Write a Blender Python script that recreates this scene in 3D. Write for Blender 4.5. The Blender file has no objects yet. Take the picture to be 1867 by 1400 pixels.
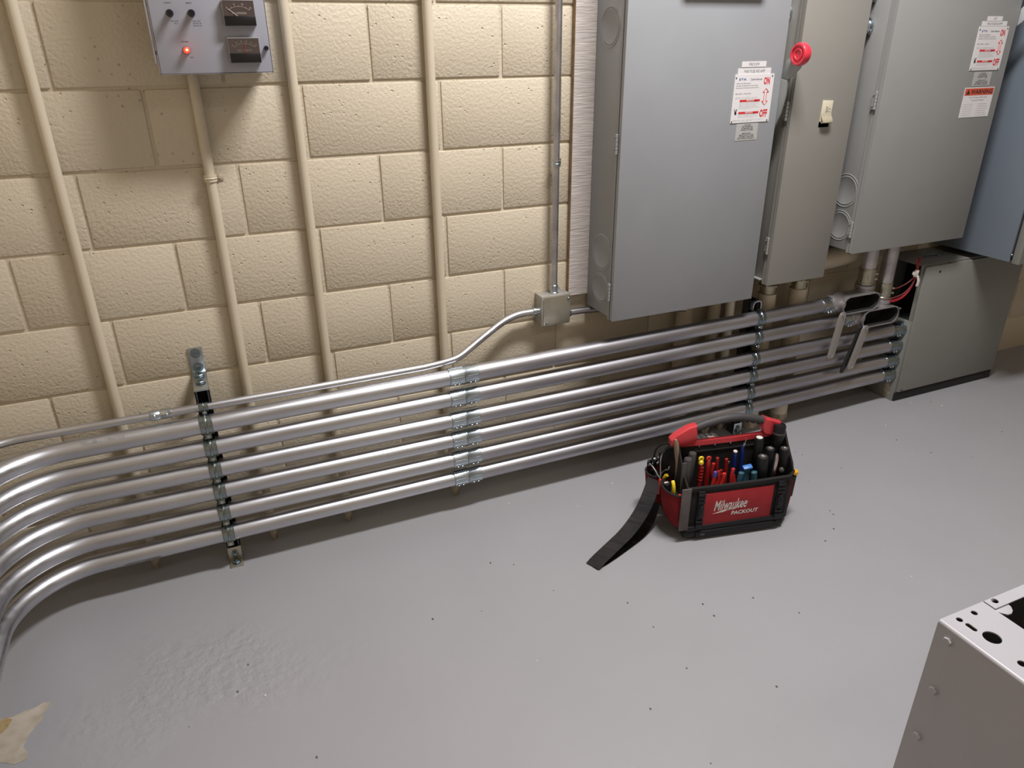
import bpy, bmesh, math, random
from mathutils import Vector, Matrix
random.seed(7)
PI = math.pi
SC = bpy.context.scene
COL = SC.collection

# ------------------------------------------------------------------ camera
cam_d = bpy.data.cameras.new('camera')
cam = bpy.data.objects.new('camera', cam_d)
COL.objects.link(cam)
cam_d.sensor_width = 36.0
cam_d.lens = 1340.429 / 1867.0 * 36.0
cam_d.clip_start = 0.05
RW = ((0.9157357, -0.40171075, -0.00752385),
      (-0.17617602, -0.38463824, -0.90609902),
      (0.36109576, 0.83107274, -0.42299877))
m = Matrix.Identity(4)
for i in range(3):
    m[i][0] = RW[0][i]; m[i][1] = -RW[1][i]; m[i][2] = -RW[2][i]
m[0][3], m[1][3], m[2][3] = -0.9601, -2.2726, 1.5262
cam.matrix_world = m
SC.camera = cam

# ------------------------------------------------------------------ world, exposure, lights
SC.view_settings.view_transform = 'Standard'
SC.view_settings.look = 'None'
SC.view_settings.gamma = 1.0
SC.view_settings.use_curve_mapping = False
SC.view_settings.exposure = 0.0
w = bpy.data.worlds.new('world'); SC.world = w; w.use_nodes = True
w.node_tree.nodes['Background'].inputs[0].default_value = (0.9, 0.95, 1.0, 1)
w.node_tree.nodes['Background'].inputs[1].default_value = 0.02

def area(name, loc, sx, sy, power, color, rot=(0, 0, 0)):
    l = bpy.data.lights.new(name, 'AREA'); l.shape = 'RECTANGLE'
    l.size = sx; l.size_y = sy; l.energy = power; l.color = color
    o = bpy.data.objects.new(name, l); COL.objects.link(o)
    o.location = loc; o.rotation_euler = rot
    return o
LIGHT_MAIN = (0.45, -1.06, 3.30)
area('overhead_light', LIGHT_MAIN, 0.90, 0.30, 106, (1.0, 0.98, 0.985))
area('overhead_light', (0.7, -3.3, 3.34), 1.2, 0.5, 13, (1.0, 0.98, 0.985))  # unseen fill light, added to lift the shaded areas

# ------------------------------------------------------------------ materials
def new_mat(name):
    mt = bpy.data.materials.new(name); mt.use_nodes = True
    nt = mt.node_tree
    return mt, nt, nt.nodes['Principled BSDF']

def mat(name, col, rough=0.5, metal=0.0, noise=0.0, nscale=30.0, bump=0.0, bscale=80.0,
        rvar=0.0, rscale=25.0, stretch=None, emit=None, estr=0.0, spec=None, col2=None, bdist=0.002, coat=0.0):
    mt, nt, b = new_mat(name)
    b.inputs['Base Color'].default_value = (*col, 1)
    b.inputs['Roughness'].default_value = rough
    b.inputs['Metallic'].default_value = metal
    if coat: b.inputs['Coat Weight'].default_value = coat
    if spec is not None: b.inputs['Specular IOR Level'].default_value = spec
    if emit:
        b.inputs['Emission Color'].default_value = (*emit, 1); b.inputs['Emission Strength'].default_value = estr
    tc = nt.nodes.new('ShaderNodeTexCoord'); vec = tc.outputs['Object']
    if stretch:
        mp = nt.nodes.new('ShaderNodeMapping'); mp.inputs['Scale'].default_value = stretch
        nt.links.new(vec, mp.inputs['Vector']); vec = mp.outputs['Vector']
    def nz(scale, detail=4):
        n = nt.nodes.new('ShaderNodeTexNoise'); n.inputs['Scale'].default_value = scale
        n.inputs['Detail'].default_value = detail; nt.links.new(vec, n.inputs['Vector'])
        return n.outputs['Fac']
    def rng(fac, a, c, lo=0.3, hi=0.7):
        r = nt.nodes.new('ShaderNodeMapRange'); nt.links.new(fac, r.inputs['Value'])
        r.inputs['From Min'].default_value = lo; r.inputs['From Max'].default_value = hi
        r.inputs['To Min'].default_value = a; r.inputs['To Max'].default_value = c
        return r.outputs['Result']
    if noise:
        mx = nt.nodes.new('ShaderNodeMix'); mx.data_type = 'RGBA'
        c2 = col2 or tuple(c * (1 - noise) for c in col)
        mx.inputs['A'].default_value = (*col, 1); mx.inputs['B'].default_value = (*c2, 1)
        nt.links.new(rng(nz(nscale), 0, 1, 0.35, 0.75), mx.inputs['Factor'])
        nt.links.new(mx.outputs['Result'], b.inputs['Base Color'])
    if rvar:
        nt.links.new(rng(nz(rscale, 6), max(0.02, rough - rvar), rough + rvar), b.inputs['Roughness'])
    if bump:
        bp = nt.nodes.new('ShaderNodeBump'); bp.inputs['Strength'].default_value = bump
        bp.inputs['Distance'].default_value = bdist
        nt.links.new(nz(bscale, 5), bp.inputs['Height']); nt.links.new(bp.outputs['Normal'], b.inputs['Normal'])
    return mt

def wall_material():
    mt, nt, b = new_mat('painted_block')
    tc = nt.nodes.new('ShaderNodeTexCoord')
    n1 = nt.nodes.new('ShaderNodeTexNoise'); n1.inputs['Scale'].default_value = 2.5; n1.inputs['Detail'].default_value = 3
    mx = nt.nodes.new('ShaderNodeMix'); mx.data_type = 'RGBA'
    mx.inputs['A'].default_value = (0.60, 0.525, 0.40, 1); mx.inputs['B'].default_value = (0.575, 0.50, 0.38, 1)
    nt.links.new(tc.outputs['Object'], n1.inputs['Vector']); nt.links.new(n1.outputs['Fac'], mx.inputs['Factor'])
    nt.links.new(mx.outputs['Result'], b.inputs['Base Color'])
    b.inputs['Roughness'].default_value = 0.55
    # roller stipple plus sparse pits of the block face
    n2 = nt.nodes.new('ShaderNodeTexNoise'); n2.inputs['Scale'].default_value = 110; n2.inputs['Detail'].default_value = 4
    nt.links.new(tc.outputs['Object'], n2.inputs['Vector'])
    n4 = nt.nodes.new('ShaderNodeTexNoise'); n4.inputs['Scale'].default_value = 9; n4.inputs['Detail'].default_value = 3
    nt.links.new(tc.outputs['Object'], n4.inputs['Vector'])
    v = nt.nodes.new('ShaderNodeTexVoronoi'); v.inputs['Scale'].default_value = 46; v.inputs['Randomness'].default_value = 1
    nt.links.new(tc.outputs['Object'], v.inputs['Vector'])
    r = nt.nodes.new('ShaderNodeMapRange'); r.inputs['From Min'].default_value = 0.05; r.inputs['From Max'].default_value = 0.16
    r.inputs['To Min'].default_value = -1.6; r.inputs['To Max'].default_value = 0.0
    nt.links.new(v.outputs['Distance'], r.inputs['Value'])
    msk = nt.nodes.new('ShaderNodeMapRange'); msk.inputs['From Min'].default_value = 0.47; msk.inputs['From Max'].default_value = 0.56
    nt.links.new(n4.outputs['Fac'], msk.inputs['Value'])
    ml = nt.nodes.new('ShaderNodeMath'); ml.operation = 'MULTIPLY'
    nt.links.new(r.outputs['Result'], ml.inputs[0]); nt.links.new(msk.outputs['Result'], ml.inputs[1])
    ad = nt.nodes.new('ShaderNodeMath'); ad.operation = 'ADD'
    nt.links.new(n2.outputs['Fac'], ad.inputs[0]); nt.links.new(ml.outputs['Value'], ad.inputs[1])
    bp = nt.nodes.new('ShaderNodeBump'); bp.inputs['Strength'].default_value = 0.85; bp.inputs['Distance'].default_value = 0.0026
    nt.links.new(ad.outputs['Value'], bp.inputs['Height']); nt.links.new(bp.outputs['Normal'], b.inputs['Normal'])
    return mt

def floor_material():
    mt, nt, b = new_mat('grey_floor_paint')
    tc = nt.nodes.new('ShaderNodeTexCoord')
    def noise(s, d=5):
        n = nt.nodes.new('ShaderNodeTexNoise'); n.inputs['Scale'].default_value = s; n.inputs['Detail'].default_value = d
        nt.links.new(tc.outputs['Object'], n.inputs['Vector']); return n.outputs['Fac']
    mx = nt.nodes.new('ShaderNodeMix'); mx.data_type = 'RGBA'
    mx.inputs['A'].default_value = (0.330, 0.326, 0.342, 1); mx.inputs['B'].default_value = (0.302, 0.298, 0.313, 1)
    nt.links.new(noise(3.5), mx.inputs['Factor'])
    nt.links.new(mx.outputs['Result'], b.inputs['Base Color'])
    rr = nt.nodes.new('ShaderNodeMapRange'); rr.inputs['To Min'].default_value = 0.30; rr.inputs['To Max'].default_value = 0.52
    nt.links.new(noise(14, 8), rr.inputs['Value']); nt.links.new(rr.outputs['Result'], b.inputs['Roughness'])
    # blistered, lumpy patch left of the middle of the floor
    vd = nt.nodes.new('ShaderNodeVectorMath'); vd.operation = 'SUBTRACT'; vd.inputs[1].default_value = (-1.13, -0.62, 0)
    nt.links.new(tc.outputs['Object'], vd.inputs[0])
    sc = nt.nodes.new('ShaderNodeVectorMath'); sc.operation = 'MULTIPLY'; sc.inputs[1].default_value = (1.0, 1.7, 0)
    nt.links.new(vd.outputs[0], sc.inputs[0])
    ln = nt.nodes.new('ShaderNodeVectorMath'); ln.operation = 'LENGTH'; nt.links.new(sc.outputs[0], ln.inputs[0])
    ad = nt.nodes.new('ShaderNodeMath'); ad.operation = 'MULTIPLY_ADD'; ad.inputs[1].default_value = 0.5
    nt.links.new(noise(4.5, 3), ad.inputs[0]); nt.links.new(ln.outputs['Value'], ad.inputs[2])
    mk = nt.nodes.new('ShaderNodeMapRange'); mk.inputs['From Min'].default_value = 0.62; mk.inputs['From Max'].default_value = 0.40
    mk.inputs['To Min'].default_value = 0.04; mk.inputs['To Max'].default_value = 1.0
    nt.links.new(ad.outputs['Value'], mk.inputs['Value'])
    mm = nt.nodes.new('ShaderNodeMath'); mm.operation = 'MULTIPLY'
    nt.links.new(noise(34, 7), mm.inputs[0]); nt.links.new(mk.outputs['Result'], mm.inputs[1])
    bp = nt.nodes.new('ShaderNodeBump'); bp.inputs['Strength'].default_value = 0.9; bp.inputs['Distance'].default_value = 0.010
    nt.links.new(mm.outputs['Value'], bp.inputs['Height']); nt.links.new(bp.outputs['Normal'], b.inputs['Normal'])
    return mt

M_WALL = wall_material()
M_PLASTER = mat('cream_wall_paint', (0.55, 0.47, 0.35), 0.6, bump=0.2)
M_CEIL = mat('ceiling_paint', (0.55, 0.55, 0.53), 0.8)
M_FLOOR = floor_material()
M_CPAINT = mat('painted_conduit', (0.60, 0.525, 0.40), 0.42, bump=0.15, bscale=60)
M_STUB = mat('chipped_cream_paint', (0.50, 0.43, 0.32), 0.6, noise=1, col2=(0.22, 0.17, 0.11), nscale=60, bump=0.5, bscale=90)
M_BARE = mat('bare_concrete', (0.47, 0.42, 0.35), 0.8, noise=1, col2=(0.33, 0.28, 0.21), nscale=22, bump=0.4, bscale=70)
M_RUST = mat('ochre_stain', (0.30, 0.20, 0.07), 0.85, noise=1, col2=(0.42, 0.33, 0.18), nscale=70)
M_EMT = mat('galvanised_conduit', (0.62, 0.62, 0.64), 0.36, 1.0, noise=1, col2=(0.50, 0.50, 0.54), nscale=7, rvar=0.08, rscale=12,
            stretch=(0.35, 4, 4), bump=0.08, bscale=14, bdist=0.001)
M_EMT2 = mat('handled_conduit', (0.60, 0.585, 0.59), 0.42, 1.0, noise=1, col2=(0.33, 0.32, 0.36), nscale=5, rvar=0.08, rscale=10,
             stretch=(0.5, 3, 3), bump=0.08, bscale=14, bdist=0.001)
M_ZINC = mat('zinc_plate', (0.52, 0.57, 0.61), 0.28, 1.0, noise=0.15, nscale=14, rvar=0.05)
M_ZDARK = mat('zinc_plate_dark', (0.30, 0.36, 0.39), 0.28, 1.0, noise=0.25, nscale=14, rvar=0.05)
M_YZINC = mat('dull_yellow_zinc', (0.52, 0.50, 0.38), 0.3, 1.0, noise=0.3, nscale=20, rvar=0.08)
M_BOXSTEEL = mat('weathered_box_steel', (0.50, 0.47, 0.38), 0.38, 0.85, noise=0.2, nscale=18, rvar=0.08)
M_BOXSIDE = mat('dusty_galvanised_steel', (0.42, 0.40, 0.36), 0.55, 0.5, noise=0.3, nscale=20)
M_CLAMP = mat('clamp_zinc', (0.36, 0.41, 0.41), 0.24, 1.0, noise=0.3, nscale=20, rvar=0.05)
M_STRUT = mat('dark_strut_steel', (0.10, 0.105, 0.115), 0.35, 0.9, noise=0.3, nscale=20)
M_ALU = mat('cast_aluminium', (0.40, 0.385, 0.39), 0.42, 0.75, bump=0.15, bscale=150, rvar=0.06)
M_COVER = mat('aluminium_cover', (0.42, 0.39, 0.36), 0.45, 0.7, noise=0.15, nscale=10)
M_BLACK = mat('black_rubber', (0.012, 0.012, 0.013), 0.55)
M_GAP = mat('dark_interior', (0.01, 0.01, 0.01), 0.8)  # near-black: puts the shade of open hollows into colour; also gaps and marks
def enamel(name, c, rough=0.42, **k): return mat(name, c, rough, 0.0, bump=0.05, bscale=300, bdist=0.0005, **k)
M_GREY1 = mat('blue_grey_enamel', (0.30, 0.31, 0.325), 0.5, noise=0.06, nscale=6)
M_GREY1S = M_GREY1
M_GREY2 = mat('warm_grey_enamel', (0.27, 0.26, 0.235), 0.5, noise=0.05, nscale=5)
M_GREY3 = mat('light_grey_enamel', (0.29, 0.29, 0.28), 0.5, noise=0.05, nscale=5)
M_GREY4 = mat('slate_blue_enamel', (0.16, 0.19, 0.225), 0.42, noise=0.05, nscale=5)
M_GREY5 = mat('olive_grey_enamel', (0.22, 0.22, 0.20), 0.45, noise=0.06, nscale=4)
M_LAV = mat('lavender_grey_enamel', (0.37, 0.375, 0.43), 0.38)
M_SHEET = mat('grey_sheet_enamel', (0.40, 0.39, 0.415), 0.36, noise=0.04, nscale=8)
M_PLY = mat('whitewashed_plywood', (0.66, 0.61, 0.58), 0.6, noise=1, col2=(0.50, 0.45, 0.42), nscale=12, stretch=(1, 1, 9), bump=0.8, bscale=22, bdist=0.003)
M_PLYEDGE = mat('plywood_edge', (0.30, 0.20, 0.11), 0.7, noise=0.4, nscale=30)
M_WHITE = mat('white_label', (0.72, 0.70, 0.70), 0.45)
M_SILVLAB = mat('silver_label', (0.44, 0.43, 0.42), 0.4)
M_STICK = mat('worn_paper_sticker', (0.62, 0.60, 0.58), 0.6, noise=1, col2=(0.35, 0.34, 0.34), nscale=60, stretch=(1, 1, 1))
M_RED = mat('sign_red', (0.62, 0.025, 0.03), 0.45)
M_ORED = mat('warning_orange', (0.62, 0.09, 0.045), 0.45)
M_INK = mat('black_ink', (0.02, 0.02, 0.02), 0.6)
M_INKG = mat('grey_ink', (0.22, 0.22, 0.23), 0.6)
M_BLUEINK = mat('blue_ink', (0.02, 0.06, 0.35), 0.5)
M_REDKNOB = mat('red_knob_plastic', (0.70, 0.035, 0.06), 0.35, coat=0.3)
M_CREAMPL = mat('cream_plastic', (0.66, 0.60, 0.46), 0.35)
M_LED = mat('red_lamp', (0.9, 0.05, 0.03), 0.25, emit=(1.0, 0.06, 0.02), estr=1.4)
M_LEDC = mat('red_lamp_core', (1, 0.3, 0.2), 0.3, emit=(1.0, 0.35, 0.22), estr=3.0)
M_METER = mat('meter_face', (0.075, 0.055, 0.05), 0.3)
M_METERC = mat('meter_case', (0.30, 0.30, 0.30), 0.2, coat=0.5)
M_METERB = mat('meter_base_black', (0.008, 0.007, 0.008), 0.3)
M_FABRIC = mat('black_fabric', (0.013, 0.012, 0.012), 0.85, noise=1, col2=(0.028, 0.025, 0.023), nscale=14, spec=0.2, bump=0.5, bscale=500, bdist=0.001)
M_TRIM = mat('black_binding', (0.017, 0.015, 0.015), 0.75, spec=0.25, bump=0.4, bscale=300, bdist=0.001)
M_GTRIM = mat('grey_webbing', (0.115, 0.095, 0.09), 0.7, noise=0.3, nscale=30, bump=0.4, bscale=400, bdist=0.001)
M_STRAP = mat('charcoal_webbing', (0.035, 0.034, 0.038), 0.75, spec=0.25, noise=1, col2=(0.075, 0.066, 0.064), nscale=9, bump=0.5, bscale=300, bdist=0.001)
M_REDFAB = mat('red_fabric', (0.36, 0.013, 0.018), 0.7, noise=0.25, nscale=20, bump=0.5, bscale=600, bdist=0.001)
M_REDPL = mat('red_plastic', (0.56, 0.04, 0.05), 0.38, coat=0.2)
M_GRIP = mat('ribbed_grip', (0.055, 0.052, 0.052), 0.6, noise=0.3, nscale=20)
M_BASE = mat('black_base_plastic', (0.010, 0.010, 0.011), 0.5, spec=0.3, bump=0.3, bscale=200, bdist=0.001)
M_THREAD = mat('white_print', (0.66, 0.62, 0.58), 0.6)
M_HRED = mat('pliers_red', (0.30, 0.013, 0.014), 0.35, coat=0.3)
M_HRED2 = mat('bright_pliers_red', (0.52, 0.03, 0.022), 0.35, coat=0.3)
M_YEL = mat('tool_yellow', (0.78, 0.56, 0.02), 0.4)
M_YEL2 = mat('amber_yellow', (0.80, 0.42, 0.01), 0.35)
M_ORG = mat('tool_orange', (0.75, 0.13, 0.02), 0.4)
M_BLU = mat('tool_navy', (0.012, 0.025, 0.19), 0.35, coat=0.2)
M_LBLU = mat('tool_sky_blue', (0.05, 0.18, 0.52), 0.4)
M_TEAL = mat('tool_teal', (0.035, 0.10, 0.14), 0.4)
M_PURP = mat('tool_violet', (0.06, 0.05, 0.25), 0.35)
M_WOOD = mat('worn_wood', (0.33, 0.23, 0.15), 0.6, noise=1, col2=(0.22, 0.14, 0.09), nscale=14, stretch=(4, 4, 0.6))
M_TBLK = mat('tool_black', (0.010, 0.0095, 0.010), 0.42, spec=0.35)
M_TGRY = mat('tool_dark_grey', (0.055, 0.05, 0.048), 0.5)
M_STEEL = mat('tool_steel', (0.55, 0.55, 0.56), 0.25, 1.0)
M_WRED = mat('red_wire', (0.36, 0.012, 0.022), 0.4)
M_WDK = mat('maroon_wire', (0.16, 0.03, 0.03), 0.45)
M_TAPE = mat('white_tape', (0.72, 0.66, 0.62), 0.6)
M_GRIT = mat('paint_chip', (0.68, 0.67, 0.66), 0.6)
M_DIRT = mat('dark_crumb', (0.10, 0.09, 0.085), 0.8)

# ------------------------------------------------------------------ geometry helpers
def V(*a): return Vector(a)
ROOTM = {}

def finish(bm, sharp=0.6):
    bm.normal_update()
    for f in bm.faces: f.smooth = True
    for e in bm.edges:
        if len(e.link_faces) == 2:
            if e.calc_face_angle(0) > sharp: e.smooth = False
        else: e.smooth = False

def obj(name, bm, mt, parent=None, xf=None, sharp=0.6, origin=None):
    """bm is in world coordinates (or in xf's frame)"""
    if xf is not None: bmesh.ops.transform(bm, matrix=xf, verts=bm.verts)
    bmesh.ops.recalc_face_normals(bm, faces=bm.faces)
    finish(bm, sharp)
    if parent is None:
        xs = [v.co for v in bm.verts]
        lo = Vector([min(c[i] for c in xs) for i in range(3)]); hi = Vector([max(c[i] for c in xs) for i in range(3)])
        P = Vector(((lo.x + hi.x) / 2, (lo.y + hi.y) / 2, lo.z)) if origin is None else Vector(origin)
        W = Matrix.Translation(P)
    else:
        W = ROOTM[parent.name]
    bmesh.ops.transform(bm, matrix=W.inverted(), verts=bm.verts)
    me = bpy.data.meshes.new(name); bm.to_mesh(me); bm.free()
    me.materials.append(mt)
    o = bpy.data.objects.new(name, me); COL.objects.link(o)
    if parent is None: o.location = W.translation
    else: o.parent = parent
    ROOTM[o.name] = W
    return o

def pieces(name, bm, mt, parent=None, xf=None):
    """every loose piece of bm becomes an object of its own"""
    if xf is not None: bmesh.ops.transform(bm, matrix=xf, verts=bm.verts)
    bm.verts.index_update(); seen = set(); out = []
    for v0 in bm.verts:
        if v0.index in seen: continue
        st = [v0]; seen.add(v0.index); comp = []
        while st:
            v = st.pop(); comp.append(v)
            for e in v.link_edges:
                o_ = e.other_vert(v)
                if o_.index not in seen: seen.add(o_.index); st.append(o_)
        nb = bmesh.new(); mp = {v.index: nb.verts.new(v.co) for v in comp}; fs = {f for v in comp for f in v.link_faces}
        for f in fs: nb.faces.new([mp[v.index] for v in f.verts])
        out.append(obj(name, nb, mt, parent))
    bm.free()
    return out

def tag(o, label=None, cat=None, group=None, kind=None):
    if label: o['label'] = label
    if cat: o['category'] = cat
    if group: o['group'] = group
    if kind: o['kind'] = kind
    return o

def thing(name, label, cat, loc=(0, 0, 0), rz=0.0, group=None):
    o = bpy.data.objects.new(name, None); COL.objects.link(o)
    o.empty_display_size = 0.05
    o.location = loc; o.rotation_euler = (0, 0, rz)
    ROOTM[o.name] = Matrix.Translation(Vector(loc)) @ Matrix.Rotation(rz, 4, 'Z')
    return tag(o, label, cat, group)

def struct(name, bm, mt, parent=None, origin=(0, 0, 0)):
    o = obj(name, bm, mt, parent, origin=origin if parent is None else None)
    o['kind'] = 'structure'
    return o

def box(bm, lo, hi, bev=0.0, seg=2, xf=None):
    x0, y0, z0 = lo; x1, y1, z1 = hi
    vs = [bm.verts.new(c) for c in ((x0,y0,z0),(x1,y0,z0),(x1,y1,z0),(x0,y1,z0),(x0,y0,z1),(x1,y0,z1),(x1,y1,z1),(x0,y1,z1))]
    fs = [bm.faces.new([vs[i] for i in q]) for q in ((0,3,2,1),(4,5,6,7),(0,1,5,4),(1,2,6,5),(2,3,7,6),(3,0,4,7))]
    if bev:
        es = list({e for f in fs for e in f.edges})
        r = bmesh.ops.bevel(bm, geom=es, offset=bev, segments=seg, affect='EDGES', profile=0.5)
        vs = list({v for f in r['faces'] for v in f.verts} | {v for v in vs if v.is_valid})
    if xf is not None: bmesh.ops.transform(bm, matrix=xf, verts=vs)
    return vs

def frame(p, d, up=None):
    d = Vector(d).normalized()
    up = Vector(up) if up is not None else (Vector((0, 0, 1)) if abs(d.z) < 0.9 else Vector((1, 0, 0)))
    a = up.cross(d).normalized(); b = d.cross(a)
    M = Matrix.Identity(4)
    for i in range(3): M[i][0] = a[i]; M[i][1] = b[i]; M[i][2] = d[i]; M[i][3] = p[i]
    return M

def sweep(bm, pts, prof, up=None, caps=True, scales=None, closed=False):
    """sweep a closed profile [(a,b)] along pts with parallel transport"""
    pts = [Vector(p) for p in pts]; n = len(pts); rings = []
    t0 = (pts[1] - pts[0]).normalized(); F = frame(pts[0], t0, up)
    a = Vector((F[0][0], F[1][0], F[2][0])); prev = t0
    for i in range(n):
        if closed: t = (pts[(i + 1) % n] - pts[i - 1]).normalized()
        elif i == 0: t = t0
        elif i == n - 1: t = (pts[-1] - pts[-2]).normalized()
        else: t = ((pts[i + 1] - pts[i]).normalized() + (pts[i] - pts[i - 1]).normalized()).normalized()
        ax = prev.cross(t)
        if ax.length > 1e-7: a = Matrix.Rotation(prev.angle(t), 3, ax) @ a
        a = (a - t * a.dot(t)).normalized(); b = t.cross(a); prev = t
        s = scales[i] if scales else 1.0
        rings.append([bm.verts.new(pts[i] + a * (u * s) + b * (v * s)) for u, v in prof])
    k = len(prof)
    for i in range(n if closed else n - 1):
        r0, r1 = rings[i], rings[(i + 1) % n]
        for j in range(k):
            bm.faces.new((r0[j], r0[(j + 1) % k], r1[(j + 1) % k], r1[j]))
    if caps and not closed:
        bm.faces.new(list(reversed(rings[0]))); bm.faces.new(rings[-1])

def circ(r, n=20): return [(r * math.cos(2 * PI * i / n), r * math.sin(2 * PI * i / n)) for i in range(n)]
def rect(w, h): return [(-w / 2, -h / 2), (w / 2, -h / 2), (w / 2, h / 2), (-w / 2, h / 2)]
def tube(bm, pts, r, n=20, **k): sweep(bm, pts, circ(r, n), **k)

def lathe(bm, prof, xf, n=24):
    """prof [(r,z)] revolved about local z of xf"""
    rings = []
    for r, z in prof:
        if r < 1e-6: rings.append([bm.verts.new(xf @ Vector((0, 0, z)))])
        else: rings.append([bm.verts.new(xf @ Vector((r * math.cos(2*PI*i/n), r * math.sin(2*PI*i/n), z))) for i in range(n)])
    for a, b in zip(rings, rings[1:]):
        for i in range(n):
            j = (i + 1) % n
            if len(a) == 1 and len(b) == 1: continue
            if len(a) == 1: bm.faces.new((a[0], b[i], b[j]))
            elif len(b) == 1: bm.faces.new((a[i], a[j], b[0]))
            else: bm.faces.new((a[i], a[j], b[j], b[i]))
    if len(rings[0]) > 1: bm.faces.new(list(reversed(rings[0])))
    if len(rings[-1]) > 1: bm.faces.new(rings[-1])

def cyl(bm, p0, p1, r, n=20, bev=0.0, r2=None):
    p0, p1 = Vector(p0), Vector(p1); L = (p1 - p0).length; r2 = r if r2 is None else r2
    if bev: prof = [(r - bev, 0), (r, bev), (r2, L - bev), (r2 - bev, L)]
    else: prof = [(r, 0), (r2, L)]
    lathe(bm, prof, frame(p0, p1 - p0), n)

def prism(bm, poly, xf, t0, t1, bev=0.0):
    """poly [(a,b)] in local xy of xf, extruded from z=t0 to t1"""
    lo = [bm.verts.new(xf @ Vector((a, b, t0))) for a, b in poly]
    hi = [bm.verts.new(xf @ Vector((a, b, t1))) for a, b in poly]
    n = len(poly); fs = [bm.faces.new(list(reversed(lo))), bm.faces.new(hi)]
    for i in range(n): fs.append(bm.faces.new((lo[i], lo[(i+1)%n], hi[(i+1)%n], hi[i])))
    if bev:
        es = [e for f in fs[:2] for e in f.edges]
        bmesh.ops.bevel(bm, geom=es, offset=bev, segments=2, affect='EDGES', profile=0.5)

def ring(bm, c, d, R, r, n=32, k=8, sq=1.0):
    """torus around axis d"""
    F = frame(c, d)
    pts = [F @ Vector((R * math.cos(2*PI*i/n), R * math.sin(2*PI*i/n) * sq, 0)) for i in range(n)]
    sweep(bm, pts, circ(r, k), up=d, closed=True)

def hexn(bm, p, d, R, h, hole=False, rot=0.0):
    F = frame(p, d) @ Matrix.Rotation(rot, 4, 'Z')
    lathe(bm, [(R * 0.93, 0), (R, h * 0.15), (R, h * 0.8), (R * 0.86, h)], F, 6)

def arc(c, R, a0, a1, n, ax1, ax2):
    c = Vector(c); ax1 = Vector(ax1); ax2 = Vector(ax2)
    return [c + ax1 * (R * math.cos(a0 + (a1 - a0) * i / n)) + ax2 * (R * math.sin(a0 + (a1 - a0) * i / n)) for i in range(n + 1)]

def smooth_path(pts, it=3):
    pts = [Vector(p) for p in pts]
    for _ in range(it):
        q = [pts[0]]
        for a, b in zip(pts, pts[1:]): q += [a * 0.75 + b * 0.25, a * 0.25 + b * 0.75]
        q.append(pts[-1]); pts = q
    return pts

FY = Matrix(((1, 0, 0, 0), (0, 0, -1, 0), (0, 1, 0, 0), (0, 0, 0, 1)))   # local (x,y,z)->world (x,-z.. ) : faces -y
def front(x, y, z):
    """frame on a surface that faces -y: local x = world x, local y = world z, local z = world -y"""
    M = Matrix.Identity(4)
    M[0][0] = 1; M[1][0] = 0; M[2][0] = 0
    M[0][1] = 0; M[1][1] = 0; M[2][1] = 1
    M[0][2] = 0; M[1][2] = -1; M[2][2] = 0
    M[0][3] = x; M[1][3] = y; M[2][3] = z
    return M

def text_bm(s, xf, x0, y0, w=None, h=None, shear=0.0, t=0.0003, align='LEFT', res=2, bold=0.0):
    """text fitted to width w / height h with its lower left at x0,y0 of frame xf"""
    cu = bpy.data.curves.new('text', 'FONT'); cu.body = s; cu.size = 1.0; cu.resolution_u = res; cu.shear = shear; cu.offset = bold
    o = bpy.data.objects.new('text', cu); COL.objects.link(o)
    dg = bpy.context.evaluated_depsgraph_get()
    me = bpy.data.meshes.new_from_object(o.evaluated_get(dg))
    bm = bmesh.new(); bm.from_mesh(me)
    bpy.data.objects.remove(o); bpy.data.curves.remove(cu); bpy.data.meshes.remove(me)
    if not bm.verts: return bm
    xs = [v.co.x for v in bm.verts]; ys = [v.co.y for v in bm.verts]
    lx, hx, ly, hy = min(xs), max(xs), min(ys), max(ys)
    sy = h / (hy - ly) if h else None; sx = w / (hx - lx) if w else None
    if sx is None: sx = sy
    if sy is None: sy = sx
    W = (hx - lx) * sx
    off = {'LEFT': 0, 'CENTER': -W / 2, 'RIGHT': -W}[align]
    for v in bm.verts: v.co = Vector(((v.co.x - lx) * sx + x0 + off, (v.co.y - ly) * sy + y0, t))
    bmesh.ops.transform(bm, matrix=xf, verts=bm.verts)
    return bm

def join(bm, other):
    me = bpy.data.meshes.new('tmp'); other.to_mesh(me); other.free(); bm.from_mesh(me); bpy.data.meshes.remove(me)

def B(): return bmesh.new()

# ------------------------------------------------------------------ setting
def fz(x): return 0.018 * min(1.0, max(0.0, (x - 0.6) / 1.2))
bm = B()
fx = [-1.75, -0.6, 0.6, 1.8, 4.6]; fy = [-4.2, -2, 0.02]
g = [[bm.verts.new((x, y, fz(x))) for y in fy] for x in fx]
g2 = [[bm.verts.new((x, y, -0.2)) for y in fy] for x in fx]
for i in range(4):
    for j in range(2):
        bm.faces.new((g[i][j], g[i+1][j], g[i+1][j+1], g[i][j+1]))
        bm.faces.new((g2[i][j], g2[i][j+1], g2[i+1][j+1], g2[i+1][j]))
for i in range(4):
    bm.faces.new((g[i][0], g2[i][0], g2[i+1][0], g[i+1][0])); bm.faces.new((g[i][2], g[i+1][2], g2[i+1][2], g2[i][2]))
for j in range(2):
    bm.faces.new((g[0][j], g[0][j+1], g2[0][j+1], g2[0][j])); bm.faces.new((g[4][j], g2[4][j], g2[4][j+1], g[4][j+1]))
floor = struct('floor', bm, M_FLOOR)

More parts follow.
